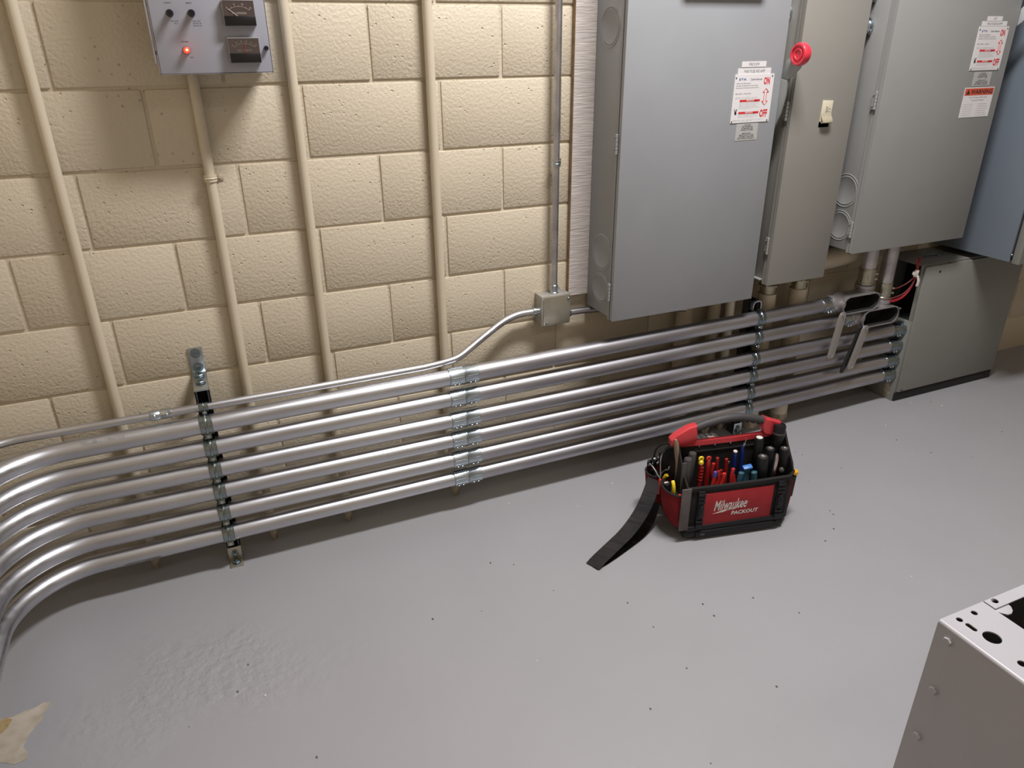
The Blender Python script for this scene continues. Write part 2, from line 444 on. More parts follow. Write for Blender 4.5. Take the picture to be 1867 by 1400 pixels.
H = 0.2032
bm = B()
box(bm, (-1.75, 0.0045, -0.19), (4.6, 0.12, 3.4))
for k in range(-9, 9):
    z1 = (8 - k) * H; z0 = z1 - H
    if z1 > 3.6 or z0 < -0.3: continue
    par = 0 if k % 2 == 0 else 1
    u = -10 + par
    while u * H < 4.6:
        x0, x1 = max(u * H, -1.75), min((u + 2) * H, 4.6)
        if x1 - x0 > 0.03:
            j = random.uniform
            box(bm, (x0 + 0.0042 + j(-.0012, .0012), j(-.0012, .0006), max(z0, -0.18) + 0.0046 + j(-.001, .001)),
                (x1 - 0.0042 + j(-.0012, .0012), 0.03, min(z1, 3.399) - 0.0046 + j(-.001, .001)), bev=0.0032, seg=2)
        u += 2
struct('wall_back', bm, M_WALL)
bm = B(); box(bm, (-1.85, -4.2, -0.2), (-1.75, 0.12, 3.4)); struct('wall_left', bm, M_PLASTER)
bm = B(); box(bm, (4.6, -4.2, -0.2), (4.7, 0.12, 3.4)); struct('wall_right', bm, M_PLASTER)
bm = B(); box(bm, (-1.85, -4.3, -0.2), (4.7, -4.2, 3.4)); struct('wall_front', bm, M_PLASTER)
bm = B(); box(bm, (-1.85, -4.3, 3.4), (4.7, 0.12, 3.48)); struct('ceiling', bm, M_CEIL)

def blob(cx, cy, pts, z0, z1, mt, name, parent):
    bm = B()
    vs = [(x, y) for x, y in pts]
    M = Matrix.Identity(4)
    lo = [bm.verts.new((x, y, fz(x) + z0)) for x, y in vs]; hi = [bm.verts.new((x, y, fz(x) + z1)) for x, y in vs]
    n = len(vs); bm.faces.new(hi); bm.faces.new(list(reversed(lo)))
    for i in range(n): bm.faces.new((lo[i], lo[(i+1)%n], hi[(i+1)%n], hi[i]))
    o = obj(name, bm, mt, parent); return o

# ------------------------------------------------------------------ painted conduits on the wall
def conduit_strap(x, z, r, yc, mt, side=1):
    bm = B()
    n = 14
    pts = [(x + (r + .0012) * math.cos(a), yc - (r + .0012) * math.sin(a)) for a in [PI * i / n for i in range(n + 1)]]
    # band around the front
    inner = [(x + (r + .0005) * math.cos(PI*i/n), yc - (r + .0005) * math.sin(PI*i/n)) for i in range(n + 1)]
    outer = [(x + (r + .0035) * math.cos(PI*i/n), yc - (r + .0035) * math.sin(PI*i/n)) for i in range(n + 1)]
    poly = inner + list(reversed(outer))
    for zz in (z - .009, z + .009):
        pass
    for i in range(n):
        a, b_, c, d = inner[i], inner[i+1], outer[i+1], outer[i]
        lo = [bm.verts.new((p[0], p[1], z - .009)) for p in (a, b_, c, d)]; hi = [bm.verts.new((p[0], p[1], z + .009)) for p in (a, b_, c, d)]
        bm.faces.new(lo); bm.faces.new(list(reversed(hi)))
        for q in range(4): bm.faces.new((lo[q], lo[(q+1)%4], hi[(q+1)%4], hi[q]))
    bmesh.ops.remove_doubles(bm, verts=bm.verts, dist=1e-5)
    ring(bm, (x, yc, z), (0, 0, 1), r + .0035, .0022, n=24, k=6)
    # ear with screw
    box(bm, (x + side*(r - .002) if side > 0 else x - r - .022, -0.004, z - .010), (x + r + .022 if side > 0 else x - r + .002, -0.0015, z + .010), bev=.001)
    cyl(bm, (x + side*(r + .012), -0.0035, z), (x + side*(r + .012), -0.0085, z), .0062, 12, bev=.0015)
    return bm

def wall_conduit(x, z0, z1, r, yc, label, strap_z=None, side=1, group='cream painted conduits running up the block wall', stub=True):
    t = thing('painted_conduit', label, 'conduit', (x, yc, fz(x)), group=group)
    yk = min(yc, -.072)
    bm = B(); tube(bm, smooth_path([(x, yk, z0 + .05), (x, yk, .10), (x, yc, .26), (x, yc, .32)], 2) + [(x, yc, .6), (x, yc, z1)], r, 20); obj('pipe', bm, M_CPAINT, t)
    if stub:
        bm = B()
        lathe(bm, [(r*.55, 0), (r*.8, .012), (r*.97, .03), (r*1.03, .05), (r*1.03, .062)], Matrix.Translation((x, yk, z0)), 16)
        o = obj('stub_end', bm, M_STUB, t); o['label'] = 'chipped tapered end at the floor'
    if strap_z:
        for sz in strap_z: obj('pipe_clamp', conduit_strap(x, sz, r, yc, M_CPAINT, side), M_CPAINT, t)
    return t
yc = -0.020
wall_conduit(-1.256, fz(-1.25) - .004, 3.39, .0135, yc, 'cream painted conduit on the block wall, farthest left, left of the meter panel', [2.1])
wall_conduit(-0.634, fz(-.63) - .004, 3.39, .0135, yc, 'cream painted conduit passing just right of the grey meter panel', [2.2])
wall_conduit(-0.236, fz(-.24) - .004, 3.39, .0145, yc, 'cream painted conduit in the middle of the block wall, nearest the bare steel riser', [2.2])
wall_conduit(-0.889, fz(-.89) - .004, 1.452, .0135, yc, 'cream painted conduit dropping from the bottom of the meter panel, with one clamp', [1.187])
# under the cabinets
GB = 'cream painted conduits below the switch cabinets'
wall_conduit(0.744, fz(.74), 0.645, .032, -.05, 'wide cream conduit under the big safety switch, left of the two narrower ones', None, 1, GB)
wall_conduit(0.886, fz(.88), 0.645, .024, -.05, 'medium cream conduit in the middle of the three under the big safety switch', None, 1, GB)
wall_conduit(0.968, fz(.97), 0.645, .019, -.045, 'narrow rough cream conduit under the big safety switch beside the second channel', None, 1, GB)

def fat_conduit(x, y, r, zt, label):
    t = thing('painted_conduit', label, 'conduit', (x, y, fz(x)), group=GB)
    bm = B(); tube(bm, [(x, y, fz(x) - .01), (x, y, zt - .075)], r, 28); obj('pipe', bm, M_CPAINT, t)
    bm = B(); lathe(bm, [(r*1.0, -.004), (r*1.09, 0), (r*1.12, .01), (r*1.06, .03)], Matrix.Translation((x, y, fz(x) - .002)), 20); obj('paint_collar', bm, M_STUB, t)
    bm = B(); lathe(bm, [(r*.84, 0), (r*.84, .062)], Matrix.Translation((x, y, zt - .078)), 24)
    lathe(bm, [(r*1.06, 0), (r*1.06, .007), (r*.9, .012)], Matrix.Translation((x, y, zt - .045)), 10)
    lathe(bm, [(r*1.1, 0), (r*1.1, .008)], Matrix.Translation((x, y, zt - .009)), 12)
    o = obj('connector', bm, M_YZINC, t); o['label'] = 'bare metal connector'
    return t
fat_conduit(1.103, -.096, .0365, .680, 'fat cream conduit under the narrow cabinet, the left of its two')
fat_conduit(1.264, -.096, .0365, .680, 'fat cream conduit under the narrow cabinet, the right of its two, behind the bag')
# horizontal fat conduit behind
t = thing('painted_elbow', 'large dark cream conduit sweeping sideways between the narrow and the wide right cabinet', 'conduit', (1.5, -.07, .66))
bm = B(); tube(bm, smooth_path([(1.30, -.07, .698), (1.42, -.07, .698), (1.55, -.07, .708), (1.78, -.07, .728)], 3), .042, 24); obj('pipe', bm, M_CPAINT, t)

# ------------------------------------------------------------------ peeled floor, crumbs
blob(0, 0, [(-1.6460000000000001, -0.555), (-1.616, -0.555), (-1.588, -0.56), (-1.563, -0.551), (-1.538, -0.549), (-1.521, -0.54), (-1.505, -0.549), (-1.509, -0.565), (-1.518, -0.578), (-1.519, -0.601), (-1.528, -0.614), (-1.539, -0.631), (-1.546, -0.651), (-1.551, -0.671), (-1.537, -0.692), (-1.538, -0.713), (-1.562, -0.717), (-1.594, -0.697), (-1.624, -0.697)],
     .0002, .0008, M_BARE, 'peeled_patch', floor)['label'] = 'bare concrete where the grey paint has peeled off'
blob(0, 0, [(-1.645, -0.562), (-1.615, -0.562), (-1.603, -0.554), (-1.587, -0.569), (-1.593, -0.588), (-1.604, -0.606), (-1.608, -0.604), (-1.6380000000000001, -0.604)], .0008, .0011, M_RUST, 'rust_stain', floor)['label'] = 'ochre stain'
bm = B()
for _ in range(70):
    x, y = random.uniform(-1.2, 2.2), random.uniform(-1.9, -.25)
    s = random.uniform(.0008, .0022)
    box(bm, (x - s, y - s*1.4, fz(x)), (x + s, y + s*1.4, fz(x) + s), xf=None)
o = obj('floor_crumbs', bm, M_DIRT); tag(o, 'dark crumbs of dirt scattered over the grey floor', 'dirt', kind='stuff')
bm = B()
for x, y in ((-.31,-.93),(1.62,-.36),(2.0,-.33),(-.08,-.21),(.14,-.33),(1.9,-.25),(.33,-.25),(-1.0,-.75),(.9,-1.1)):
    s = random.uniform(.002, .0036); cyl(bm, (x, y, fz(x)), (x + .001, y, fz(x) + s*.8), s, 6, r2=s*.7)
o = obj('paint_chips', bm, M_GRIT); tag(o, 'tiny white chips scattered over the grey floor', 'chips', kind='stuff')

# ------------------------------------------------------------------ conduit rack
PY = -0.165; PR = 0.0279
PZ = [0.514, 0.438, 0.362, 0.286, 0.207, 0.129]
ORD = ['topmost', 'second', 'third', 'fourth', 'fifth', 'lowest']
XC = (-0.275, -0.172)
def pz(i, x):
    s = [0.010, 0.008, 0.0, 0.0, 0.002, 0.005][i]
    return PZ[i] + s * (x + 1.0)
def coupling(parent, x0, x1, y, z, r, tilt):
    d = Vector((x1 - x0, 0, tilt)).normalized(); p0 = Vector((x0, y, z))
    L = x1 - x0; R = r + .0032
    bm = B()
    lathe(bm, [(R - .002, 0), (R, .001), (R, L/2 - .003), (R + .0008, L/2 - .001), (R + .0008, L/2 + .001), (R, L/2 + .003), (R, L - .001), (R - .002, L)], frame(p0, d, (0, 0, 1)), 32)
    c = obj('coupling', bm, M_ZINC, parent)
    # rib with screw seats low on the front
    bm = B()
    ang = math.radians(-38)
    n = Vector((0, -math.cos(ang), math.sin(ang)))
    for s in (.14, .29, .68, .84):
        p = p0 + d * (L * s) + n * (R - .003)
        cyl(bm, p, p + n * .0065, .0048, 10, bev=.001)
    pieces('set_screw', bm, M_ZINC, c)
    bm = B()
    for sa, ea in ((.05, .44), (.56, .95)):
        for aa in (12, -20):
            a2 = math.radians(aa); n2 = Vector((0, -math.cos(a2), math.sin(a2)))
            p = p0 + d * (L * sa) + n2 * (R + .0002); q = p0 + d * (L * ea) + n2 * (R + .0002)
            tube(bm, [p, q], .0013, 6)
    tube(bm, [p0 + d*(L/2) + Vector((0, -math.cos(math.radians(a)), math.sin(math.radians(a)))) * (R + .0008) for a in range(70, -80, -10)], .0016, 6)
    pieces('embossed_rib', bm, M_ZDARK, c)
    return c

def screws_pair(bm, p, n, side, r=.0045, h=.011, gap=.014):
    for s in (-.5, .5):
        q = Vector(p) + Vector(side) * gap * s
        cyl(bm, q, q + Vector(n) * h, r, 8, bev=.001)

XB = -1.370; RB = 0.24
ENDX = {0: 1.325, 1: 1.452, 2: 1.83, 3: 1.83, 4: 1.83, 5: 1.83}
sfx = ['ending in the upper elbow fitting', 'ending in the lower elbow fitting'] + ['']*4
for i in range(6):
    xe = ENDX[i]
    t = thing('steel_conduit', '%s of the six thick galvanised conduits%s' % (
        {0: 'topmost', 1: 'second from the top', 2: 'third from the top', 3: 'fourth from the top', 4: 'fifth from the top', 5: 'lowest'}[i],
        [', with a paper sticker near its bend', '', '', '', '', ', with a paper sticker on its underside'][i]),
        'conduit', (0, PY, PZ[i]), group='six parallel galvanised conduits')
    bm = B()
    zl = pz(i, -1.35)
    path = [(XB - RB, -1.75, zl)] + [(XB - RB, -1.1, zl), (XB - RB, -.7, zl)]
    path += arc((XB, PY - RB, zl), RB, PI, PI/2, 24, (1, 0, 0), (0, 1, 0))
    path += [(-1.2, PY, pz(i, -1.2)), (-.8, PY, pz(i, -.8)), (XC[0] + .04, PY, pz(i, XC[0]))]
    tube(bm, path, PR, 32, up=(0, 0, 1)); obj('bent_length', bm, M_EMT, t)
    bm = B(); xr = xe - (.03 if i > 1 else -.005)
    tube(bm, [(XC[1] - .04, PY, pz(i, XC[1])), (.5, PY, pz(i, .5)), (xr, PY, pz(i, xr))], PR, 32, up=(0, 0, 1)); obj('straight_length', bm, M_EMT2, t)
    coupling(t, XC[0], XC[1], PY, pz(i, XC[0]), PR, pz(i, XC[1]) - pz(i, XC[0]))
    if i > 1:
        z = pz(i, xe)
        bm = B(); F = frame((xe - .062, PY, z), (1, 0, 0), (0, 0, 1))
        lathe(bm, [(PR + .001, 0), (PR + .0045, .001), (PR + .0045, .006), (PR + .0028, .008), (PR + .0028, .050), (PR + .006, .0515), (PR + .006, .0615)], F, 28)
        c = obj('end_connector', bm, M_ZDARK, t)
        bm = B(); n = Vector((0, -.8, -.6)); screws_pair(bm, Vector((xe - .035, PY, z)) + n * PR, n, (1, 0, 0)); pieces('set_screw', bm, M_ZINC, c)
        bm = B(); F = frame((xe - .009, PY, z), (1, 0, 0)); lathe(bm, [(PR + .0075, 0), (PR + .0075, .006)], F, 10)
        cyl(bm, (xe - .012, PY - .012, z + PR + .004), (xe - .004, PY - .012, z + PR + .004), .004, 8); obj('locknut', bm, M_ZDARK, c)
    if i in (0, 5):
        # sticker wrapped on the pipe
        a0, a1 = ((38, 62) if i == 0 else (-48, -20)); x0, x1 = ((-1.345, -1.235) if i == 0 else (-1.322, -1.222))
        bm = B(); n = 6
        rows = []
        for a in [math.radians(a0 + (a1 - a0) * q / n) for q in range(n + 1)]:
            rows.append([bm.verts.new((x, PY - (PR + .0006) * math.cos(a), pz(i, x) + (PR + .0006) * math.sin(a))) for x in (x0, (x0 + x1) / 2, x1)])
        for r0, r1 in zip(rows, rows[1:]):
            for q in range(2): bm.faces.new((r0[q], r0[q+1], r1[q+1], r1[q]))
        bmesh.ops.solidify(bm, geom=bm.faces[:], thickness=.0004)
        o = obj('paper_sticker', bm, M_STICK, t); o['label'] = 'scuffed white paper sticker'

# struts
def strut(x, zt, zb, label, top_bracket):
    t = thing('strut_channel', label, 'bracket', (x, -.117, fz(x)))
    w = .0206; yf = -.137; yb = -.098; th = .0025
    bm = B()
    box(bm, (x - w, yb - th, zb), (x + w, yb, zt)); box(bm, (x - w, yf, zb), (x - w + th, yb, zt)); box(bm, (x + w - th, yf, zb), (x + w, yb, zt))
    box(bm, (x - w, yf, zb), (x - w + .0095, yf + th, zt)); box(bm, (x + w - .0095, yf, zb), (x + w, yf + th, zt))
    box(bm, (x - w + .007, yf, zb), (x - w + .0095, yf + .009, zt)); box(bm, (x + w - .0095, yf, zb), (x + w - .007, yf + .009, zt))
    obj('channel', bm, M_STRUT, t)
    bm = B(); box(bm, (x - w + .0028, yb - .006, zb + .002), (x + w - .0028, yb - .0028, zt - .002)); obj('channel_back', bm, M_GAP, t)
    if top_bracket:
        zz = zt
        bm = B(); box(bm, (x - .0205, -.0065, zz), (x + .0205, -.001, zz + .085), bev=.001); box(bm, (x - .0205, -.142, zz), (x + .0205, -.001, zz + .0055), bev=.001)
        b_ = obj('wall_bracket', bm, M_ZINC, t)
        bm = B()
        for bz in (.068, .022):
            bm = B(); lathe(bm, [(.0155, 0), (.0155, .002), (.0135, .0022)], frame((x, -.0062, zz + bz), (0, -1, 0)), 24)
            hexn(bm, (x, -.008, zz + bz), (0, -1, 0), .009, .006); cyl(bm, (x, -.012, zz + bz), (x, -.020, zz + bz), .0045, 12); obj('bolt', bm, M_ZDARK, b_)
        for by in (-.045, -.098):
            bm = B(); lathe(bm, [(.0145, 0), (.0145, .002)], frame((x, by, zz + .0053), (0, 0, 1)), 24)
            hexn(bm, (x, by, zz + .007), (0, 0, 1), .011, .008); obj('bolt', bm, M_ZDARK, b_)
    else:
        bm = B()   # open curved end of the channel clamp above the top pipe
        path = [(x - .018, -.15, zt - .034), (x - .018, -.15, zt - .012), (x - .008, -.15, zt), (x + .012, -.15, zt), (x + .02, -.15, zt - .008), (x + .02, -.15, zt - .034)]
        sweep(bm, smooth_path(path, 2), rect(.006, .012), up=(0, 1, 0)); obj('end_clip', bm, M_ZINC, t)
    # foot bracket: one leg on the channel, one on the floor
    f0 = fz(x)
    bm = B(); box(bm, (x - .0205, yf - .0055, f0), (x + .0205, yf, f0 + .052), bev=.001); box(bm, (x - .0205, yf - .044, f0), (x + .0205, yf, f0 + .0055), bev=.001)
    fb = obj('foot_bracket', bm, M_BOXSTEEL if top_bracket else M_ZINC, t)
    bm = B()
    hexn(bm, (x, yf - .0055, f0 + .032), (0, -1, 0), .010, .007); cyl(bm, (x, yf - .012, f0 + .032), (x, yf - .019, f0 + .032), .005, 12); obj('bolt', bm, M_ZDARK, fb)
    bm = B(); lathe(bm, [(.0135, 0), (.0135, .002)], frame((x, yf - .025, f0 + .0052), (0, 0, 1)), 20); hexn(bm, (x, yf - .025, f0 + .007), (0, 0, 1), .010, .007)
    cyl(bm, (x, yf - .025, f0 + .012), (x, yf - .025, f0 + .02), .0045, 12)
    obj('bolt', bm, M_ZDARK, fb)
    return t
S1, S2 = -1.018, 1.005
strut(S1, 0.610, fz(S1) + .004, 'upright steel channel at the left carrying the conduits, angle bracket above it', True)
strut(S2, 0.600, fz(S2) + .004, 'upright steel strut channel at the right under the big cabinet, behind the tool bag', False)

def pipe_strap(x, y, z, r, label, left=True, small=False):
    t = thing('pipe_strap', label, 'pipe clamp', (x, y, z), group='pipe clamps on the ' + ('left' if left else 'right') + ' channel')
    w = .016 if not small else .011; th = .0022
    for half in (0, 1):
        bm = B(); n = 14
        a0, a1 = (math.radians(-52), math.radians(140)) if half == 0 else (math.radians(-64), math.radians(-150))
        # angle measured from -y toward +z
        def P(a, rr): return (y - rr * math.cos(a), z + rr * math.sin(a))
        ins, outs = [], []
        for q in range(n + 1):
            a = a0 + (a1 - a0) * q / n
            ins.append(P(a, r + .0006)); outs.append(P(a, r + .0006 + th))
        # foot to the channel
        e = ins[-1]; f = outs[-1]
        for k in range(n):
            quad = [ins[k], ins[k+1], outs[k+1], outs[k]]
            lo = [bm.verts.new((x - w, p[0], p[1])) for p in quad]; hi = [bm.verts.new((x + w, p[0], p[1])) for p in quad]
            bm.faces.new(lo); bm.faces.new(list(reversed(hi)))
            for q in range(4): bm.faces.new((lo[q], lo[(q+1)%4], hi[(q+1)%4], hi[q]))
        bmesh.ops.remove_doubles(bm, verts=bm.verts, dist=1e-5)
        # raised rib in the middle of the band
        tube(bm, [(x, P(a0 + (a1 - a0) * q / n, r + .0025)[0], P(a0 + (a1 - a0) * q / n, r + .0025)[1]) for q in range(n + 1)], .0034 if not small else .002, 8)
        # edge flanges
        for sx in (-w, w):
            tube(bm, [(x + sx, P(a0 + (a1 - a0) * q / n, r + .002)[0], P(a0 + (a1 - a0) * q / n, r + .002)[1]) for q in range(n + 1)], .0017, 6)
        # ear
        a = math.radians(-55 if half == 0 else -62); n1 = Vector((0, -math.cos(a), math.sin(a)))
        p = Vector((x, y, z)) + n1 * r
        tdir = Vector((0, -math.sin(a), -math.cos(a)))
        e0 = p; e1 = p + n1 * (.016 if not small else .011)
        sweep(bm, [e0, e1], rect(2*w*.6, .0024), up=(0, -math.sin(a), -math.cos(a)))
        zs = z + (r + .002) * 0
        obj('strap_half', bm, M_CLAMP if left else M_ZDARK, t)
    bm = B(); a = math.radians(-58); n1 = Vector((0, -math.cos(a), math.sin(a))); tdir = Vector((0, -math.sin(a), -math.cos(a)))
    q = Vector((x, y, z)) + n1 * (r + (.0105 if not small else .007))
    hexn(bm, q + tdir * .003 * -1, -tdir, .0062 if not small else .005, .005); cyl(bm, q + tdir*.004, q - tdir * .013, .003, 10); hexn(bm, q + tdir * .002, tdir, .0055, .005)
    obj('clamp_bolt', bm, M_ZINC, t)
    return t
for i in range(6):
    pipe_strap(S1 - .006, PY, pz(i, S1), PR, 'zinc clamp holding the %s thick conduit on the left channel' % ORD[i], True)
    pipe_strap(S2 + .004, PY, pz(i, S2), PR, 'zinc clamp holding the %s thick conduit on the right channel' % ORD[i], False)

# small conduit
SR = 0.0117; SY = -.149; SZ = .563
t = thing('thin_steel_conduit', 'thin galvanised conduit above the thick six, bent up to the square junction box', 'conduit', (0, SY, SZ))
bm = B()
path = [(XB - RB - .04, -1.7, SZ), (XB - RB - .04, -.5, SZ)] + arc((XB - .10, SY - .18, SZ), .18, PI, PI/2, 14, (1, 0, 0), (0, 1, 0))
path += [(-1.2, SY, SZ), (-1.0, SY, SZ), (-.7, SY, SZ), (-.35, SY + .002, SZ + .001), (-.29, SY + .008, SZ + .002)]
tail = smooth_path([(-.29, SY + .008, .565), (-.225, -.132, .568), (-.17, -.11, .590), (-.035, -.055, .640), (.03, -.04, .655), (.085, -.038, .655), (.118, -.038, .655)], 3)
tube(bm, path[:-1] + tail, SR, 20, up=(0, 0, 1)); obj('pipe', bm, M_EMT, t)
bm = B(); lathe(bm, [(SR + .001, 0), (SR + .003, .001), (SR + .003, .024), (SR + .0018, .026), (SR + .0018, .03), (SR + .003, .032), (SR + .003, .056), (SR + .001, .057)], frame((-1.165, SY, SZ), (1, 0, 0)), 20)
c = obj('coupling', bm, M_ZINC, t)
bm = B()
for s in (.012, .045): cyl(bm, (-1.165 + s, SY - SR, SZ + .004), (-1.165 + s, SY - SR - .009, SZ + .005), .0035, 8, bev=.001)
pieces('set_screw', bm, M_ZINC, c)
bm = B(); lathe(bm, [(SR + .001, 0), (SR + .0035, .001), (SR + .0035, .014), (SR + .002, .016), (SR + .002, .022), (SR + .005, .023), (SR + .005, .03)], frame((.092, -.038, .655), (1, 0, 0)), 16)
c = obj('end_connector', bm, M_ZINC, t)
pipe_strap(S1 - .004, SY, SZ, SR, 'small zinc clamp holding the thin conduit at the top of the left channel', True, True)

# junction box
t = thing('junction_box', 'square galvanised junction box with a tarnished cover on the block wall beside the plywood', 'junction box', (.18, -.02, .597))
bm = B(); box(bm, (.118, -.058, .600), (.232, -.001, .712), bev=.003)
for zz in (.640, .69): cyl(bm, (.1185, -.015, zz), (.1172, -.015, zz), .002, 8)
obj('box_body', bm, M_BOXSIDE, t)
bm = B(); prism(bm, [(-.053, -.047), (-.047, -.053), (.047, -.053), (.053, -.047), (.053, .047), (.047, .053), (-.047, .053), (-.053, .047)], front(.178, -.058, .655), 0, .0035, bev=.001); cv = obj('cover', bm, M_BOXSTEEL, t)
bm = B()
for sx, sz in ((-.040, -.042), (.044, .040)):
    cyl(bm, (.178 + sx, -.0610, .655 + sz), (.178 + sx, -.0655, .655 + sz), .0042, 12, bev=.001)
pieces('screw', bm, M_ZDARK, cv)
t = thing('steel_riser', 'bare galvanised conduit rising up the wall from the top of the junction box', 'conduit', (.178, -.034, .712))
bm = B(); tube(bm, [(.178, -.034, .715), (.178, -.032, 3.39)], .0117, 20); obj('pipe', bm, M_EMT2, t)
bm = B(); lathe(bm, [(.0155, 0), (.0155, .004), (.0135, .006), (.0142, .03), (.0125, .032)], Matrix.Translation((.178, -.034, .712)), 20)
hexn(bm, (.190, -.040, .730), (.7, -.7, 0), .005, .008); obj('end_connector', bm, M_ZINC, t)
obj('pipe_clamp', conduit_strap(.178, 1.158, .0119, -.033, M_ZINC, 1), M_ZINC, t)
t = thing('steel_nipple', 'short dark steel conduit from the junction box to the right, under the big cabinet', 'conduit', (.4, -.038, .633))
bm = B(); tube(bm, smooth_path([(.226, -.038, .632), (.33, -.038, .630), (.50, -.045, .612), (.70, -.11, .60)], 2), .0117, 18); obj('pipe', bm, M_EMT2, t)
bm = B(); lathe(bm, [(.0155, 0), (.0155, .012), (.013, .014)], frame((.230, -.038, .632), (1, 0, 0)), 16); obj('end_connector', bm, M_ZDARK, t)

# ------------------------------------------------------------------ plywood backboard
t = thing('plywood_backboard', 'whitewashed plywood sheet on the wall behind the cabinets', 'board', (1.2, -.01, .685))
bm = B(); box(bm, (.2445, -.0205, .688), (2.05, -.019, 2.6)); obj('painted_face', bm, M_PLY, t)
bm = B(); box(bm, (.243, -.019, .685), (2.05, -.0012, 2.6)); obj('raw_edge', bm, M_PLYEDGE, t)['label'] = 'brown raw plywood edge'

# ------------------------------------------------------------------ meter panel
t = thing('meter_panel', 'lavender grey battery charger panel with two meters and a red pilot lamp, high at left', 'control panel', (-.83, -.06, 1.457))
X0, X1, Z0, Z1, YF = -.964, -.697, 1.457, 1.86, -.145
bm = B(); box(bm, (X0 + .008, YF + .004, Z0 + .008), (X1 - .004, -.001, Z1), bev=.002); obj('enclosure', bm, M_LAV, t)
bm = B(); box(bm, (X0, YF, Z0), (X1, YF + .0022, Z1 + .004), bev=.0008)
box(bm, (X0, YF, Z0), (X0 + .002, YF + .014, Z1 + .004)); box(bm, (X0, YF, Z0), (X1, YF + .012, Z0 + .002)); box(bm, (X1 - .002, YF, Z0), (X1, YF + .012, Z1))
door = obj('door', bm, M_LAV, t)
bm = B(); box(bm, (X0 - .0075, YF + .003, Z0 + .025), (X0 - .0025, YF + .016, Z1), bev=.001); obj('hinge', bm, M_SHEET, t)
bm = B(); cyl(bm, (X0 + .012, -.06, 1.505), (X0 - .004, -.06, 1.505), .005, 10); obj('side_screw', bm, M_TBLK, t)
bm = B()
for x in (-.889, -.80): lathe(bm, [(.011, 0), (.011, .006), (.007, .007), (.007, .014)], frame((x, -.05, Z0 + .009), (0, 0, -1)), 12)
pieces('knockout_fitting', bm, M_BOXSTEEL, t)
for x in (-.919, -.871):
    bm = B(); lathe(bm, [(.0085, 0), (.0085, .003), (.0075, .004), (.0075, .030), (.0068, .033), (0, .033)], frame((x, YF, 1.592), (0, -1, 0)), 24); obj('fuse_knob', bm, M_TBLK, t)
bm = B(); lathe(bm, [(.0055, 0), (.0055, .009), (.0045, .012), (0, .012)], frame((-.708, YF, 1.514), (0, -1, 0)), 20); obj('door_screw', bm, M_TBLK, t)
bm = B(); lathe(bm, [(.0088, 0), (.0088, .004), (.0075, .005)], frame((-.896, YF, 1.511), (0, -1, 0)), 20); obj('lamp_bezel', bm, M_TGRY, t)
bm = B(); lathe(bm, [(.0072, 0), (.0076, .006), (.0072, .013), (.005, .0175), (0, .019)], frame((-.896, YF - .004, 1.511), (0, -1, 0)), 24)
L = obj('pilot_lamp', bm, M_LED, t); L['label'] = 'glowing red pilot lamp'
bm = B(); lathe(bm, [(0, 0), (.003, .001), (.003, .004), (0, .0055)], frame((-.8958, YF - .0213, 1.512), (0, -1, 0)), 12); obj('lamp_core', bm, M_LEDC, L)
FP = front(0, YF, 0)
def ptext(s, x, z, w=None, h=None, mt=M_INK, par=None, name='lettering', y=None, **k):
    bm = text_bm(s, front(0, YF if y is None else y, 0), x, z, w, h, t=.0004, **k); return obj(name, bm, mt, par or door)
bm = B()
for s, x, z, w_ in (('POWER', -.896, 1.5285, .015), ('ON', -.887, 1.4935, .006), ('FUSE, AGC', -.911, 1.5735, .018), ('15 A', -.908, 1.5685, .008),
                    ('FUSE, AGC', -.862, 1.5735, .018), ('120 VAC, 5A', -.861, 1.5685, .020), ('240 VAC, 3A', -.861, 1.5635, .020), ('OUTPUT', -.92, 1.6125, .016), ('INPUT', -.872, 1.6125, .013)):
    join(bm, text_bm(s, FP, x, z, w_, .0031, t=.0004, align='CENTER'))
obj('lettering', bm, M_INK, door)
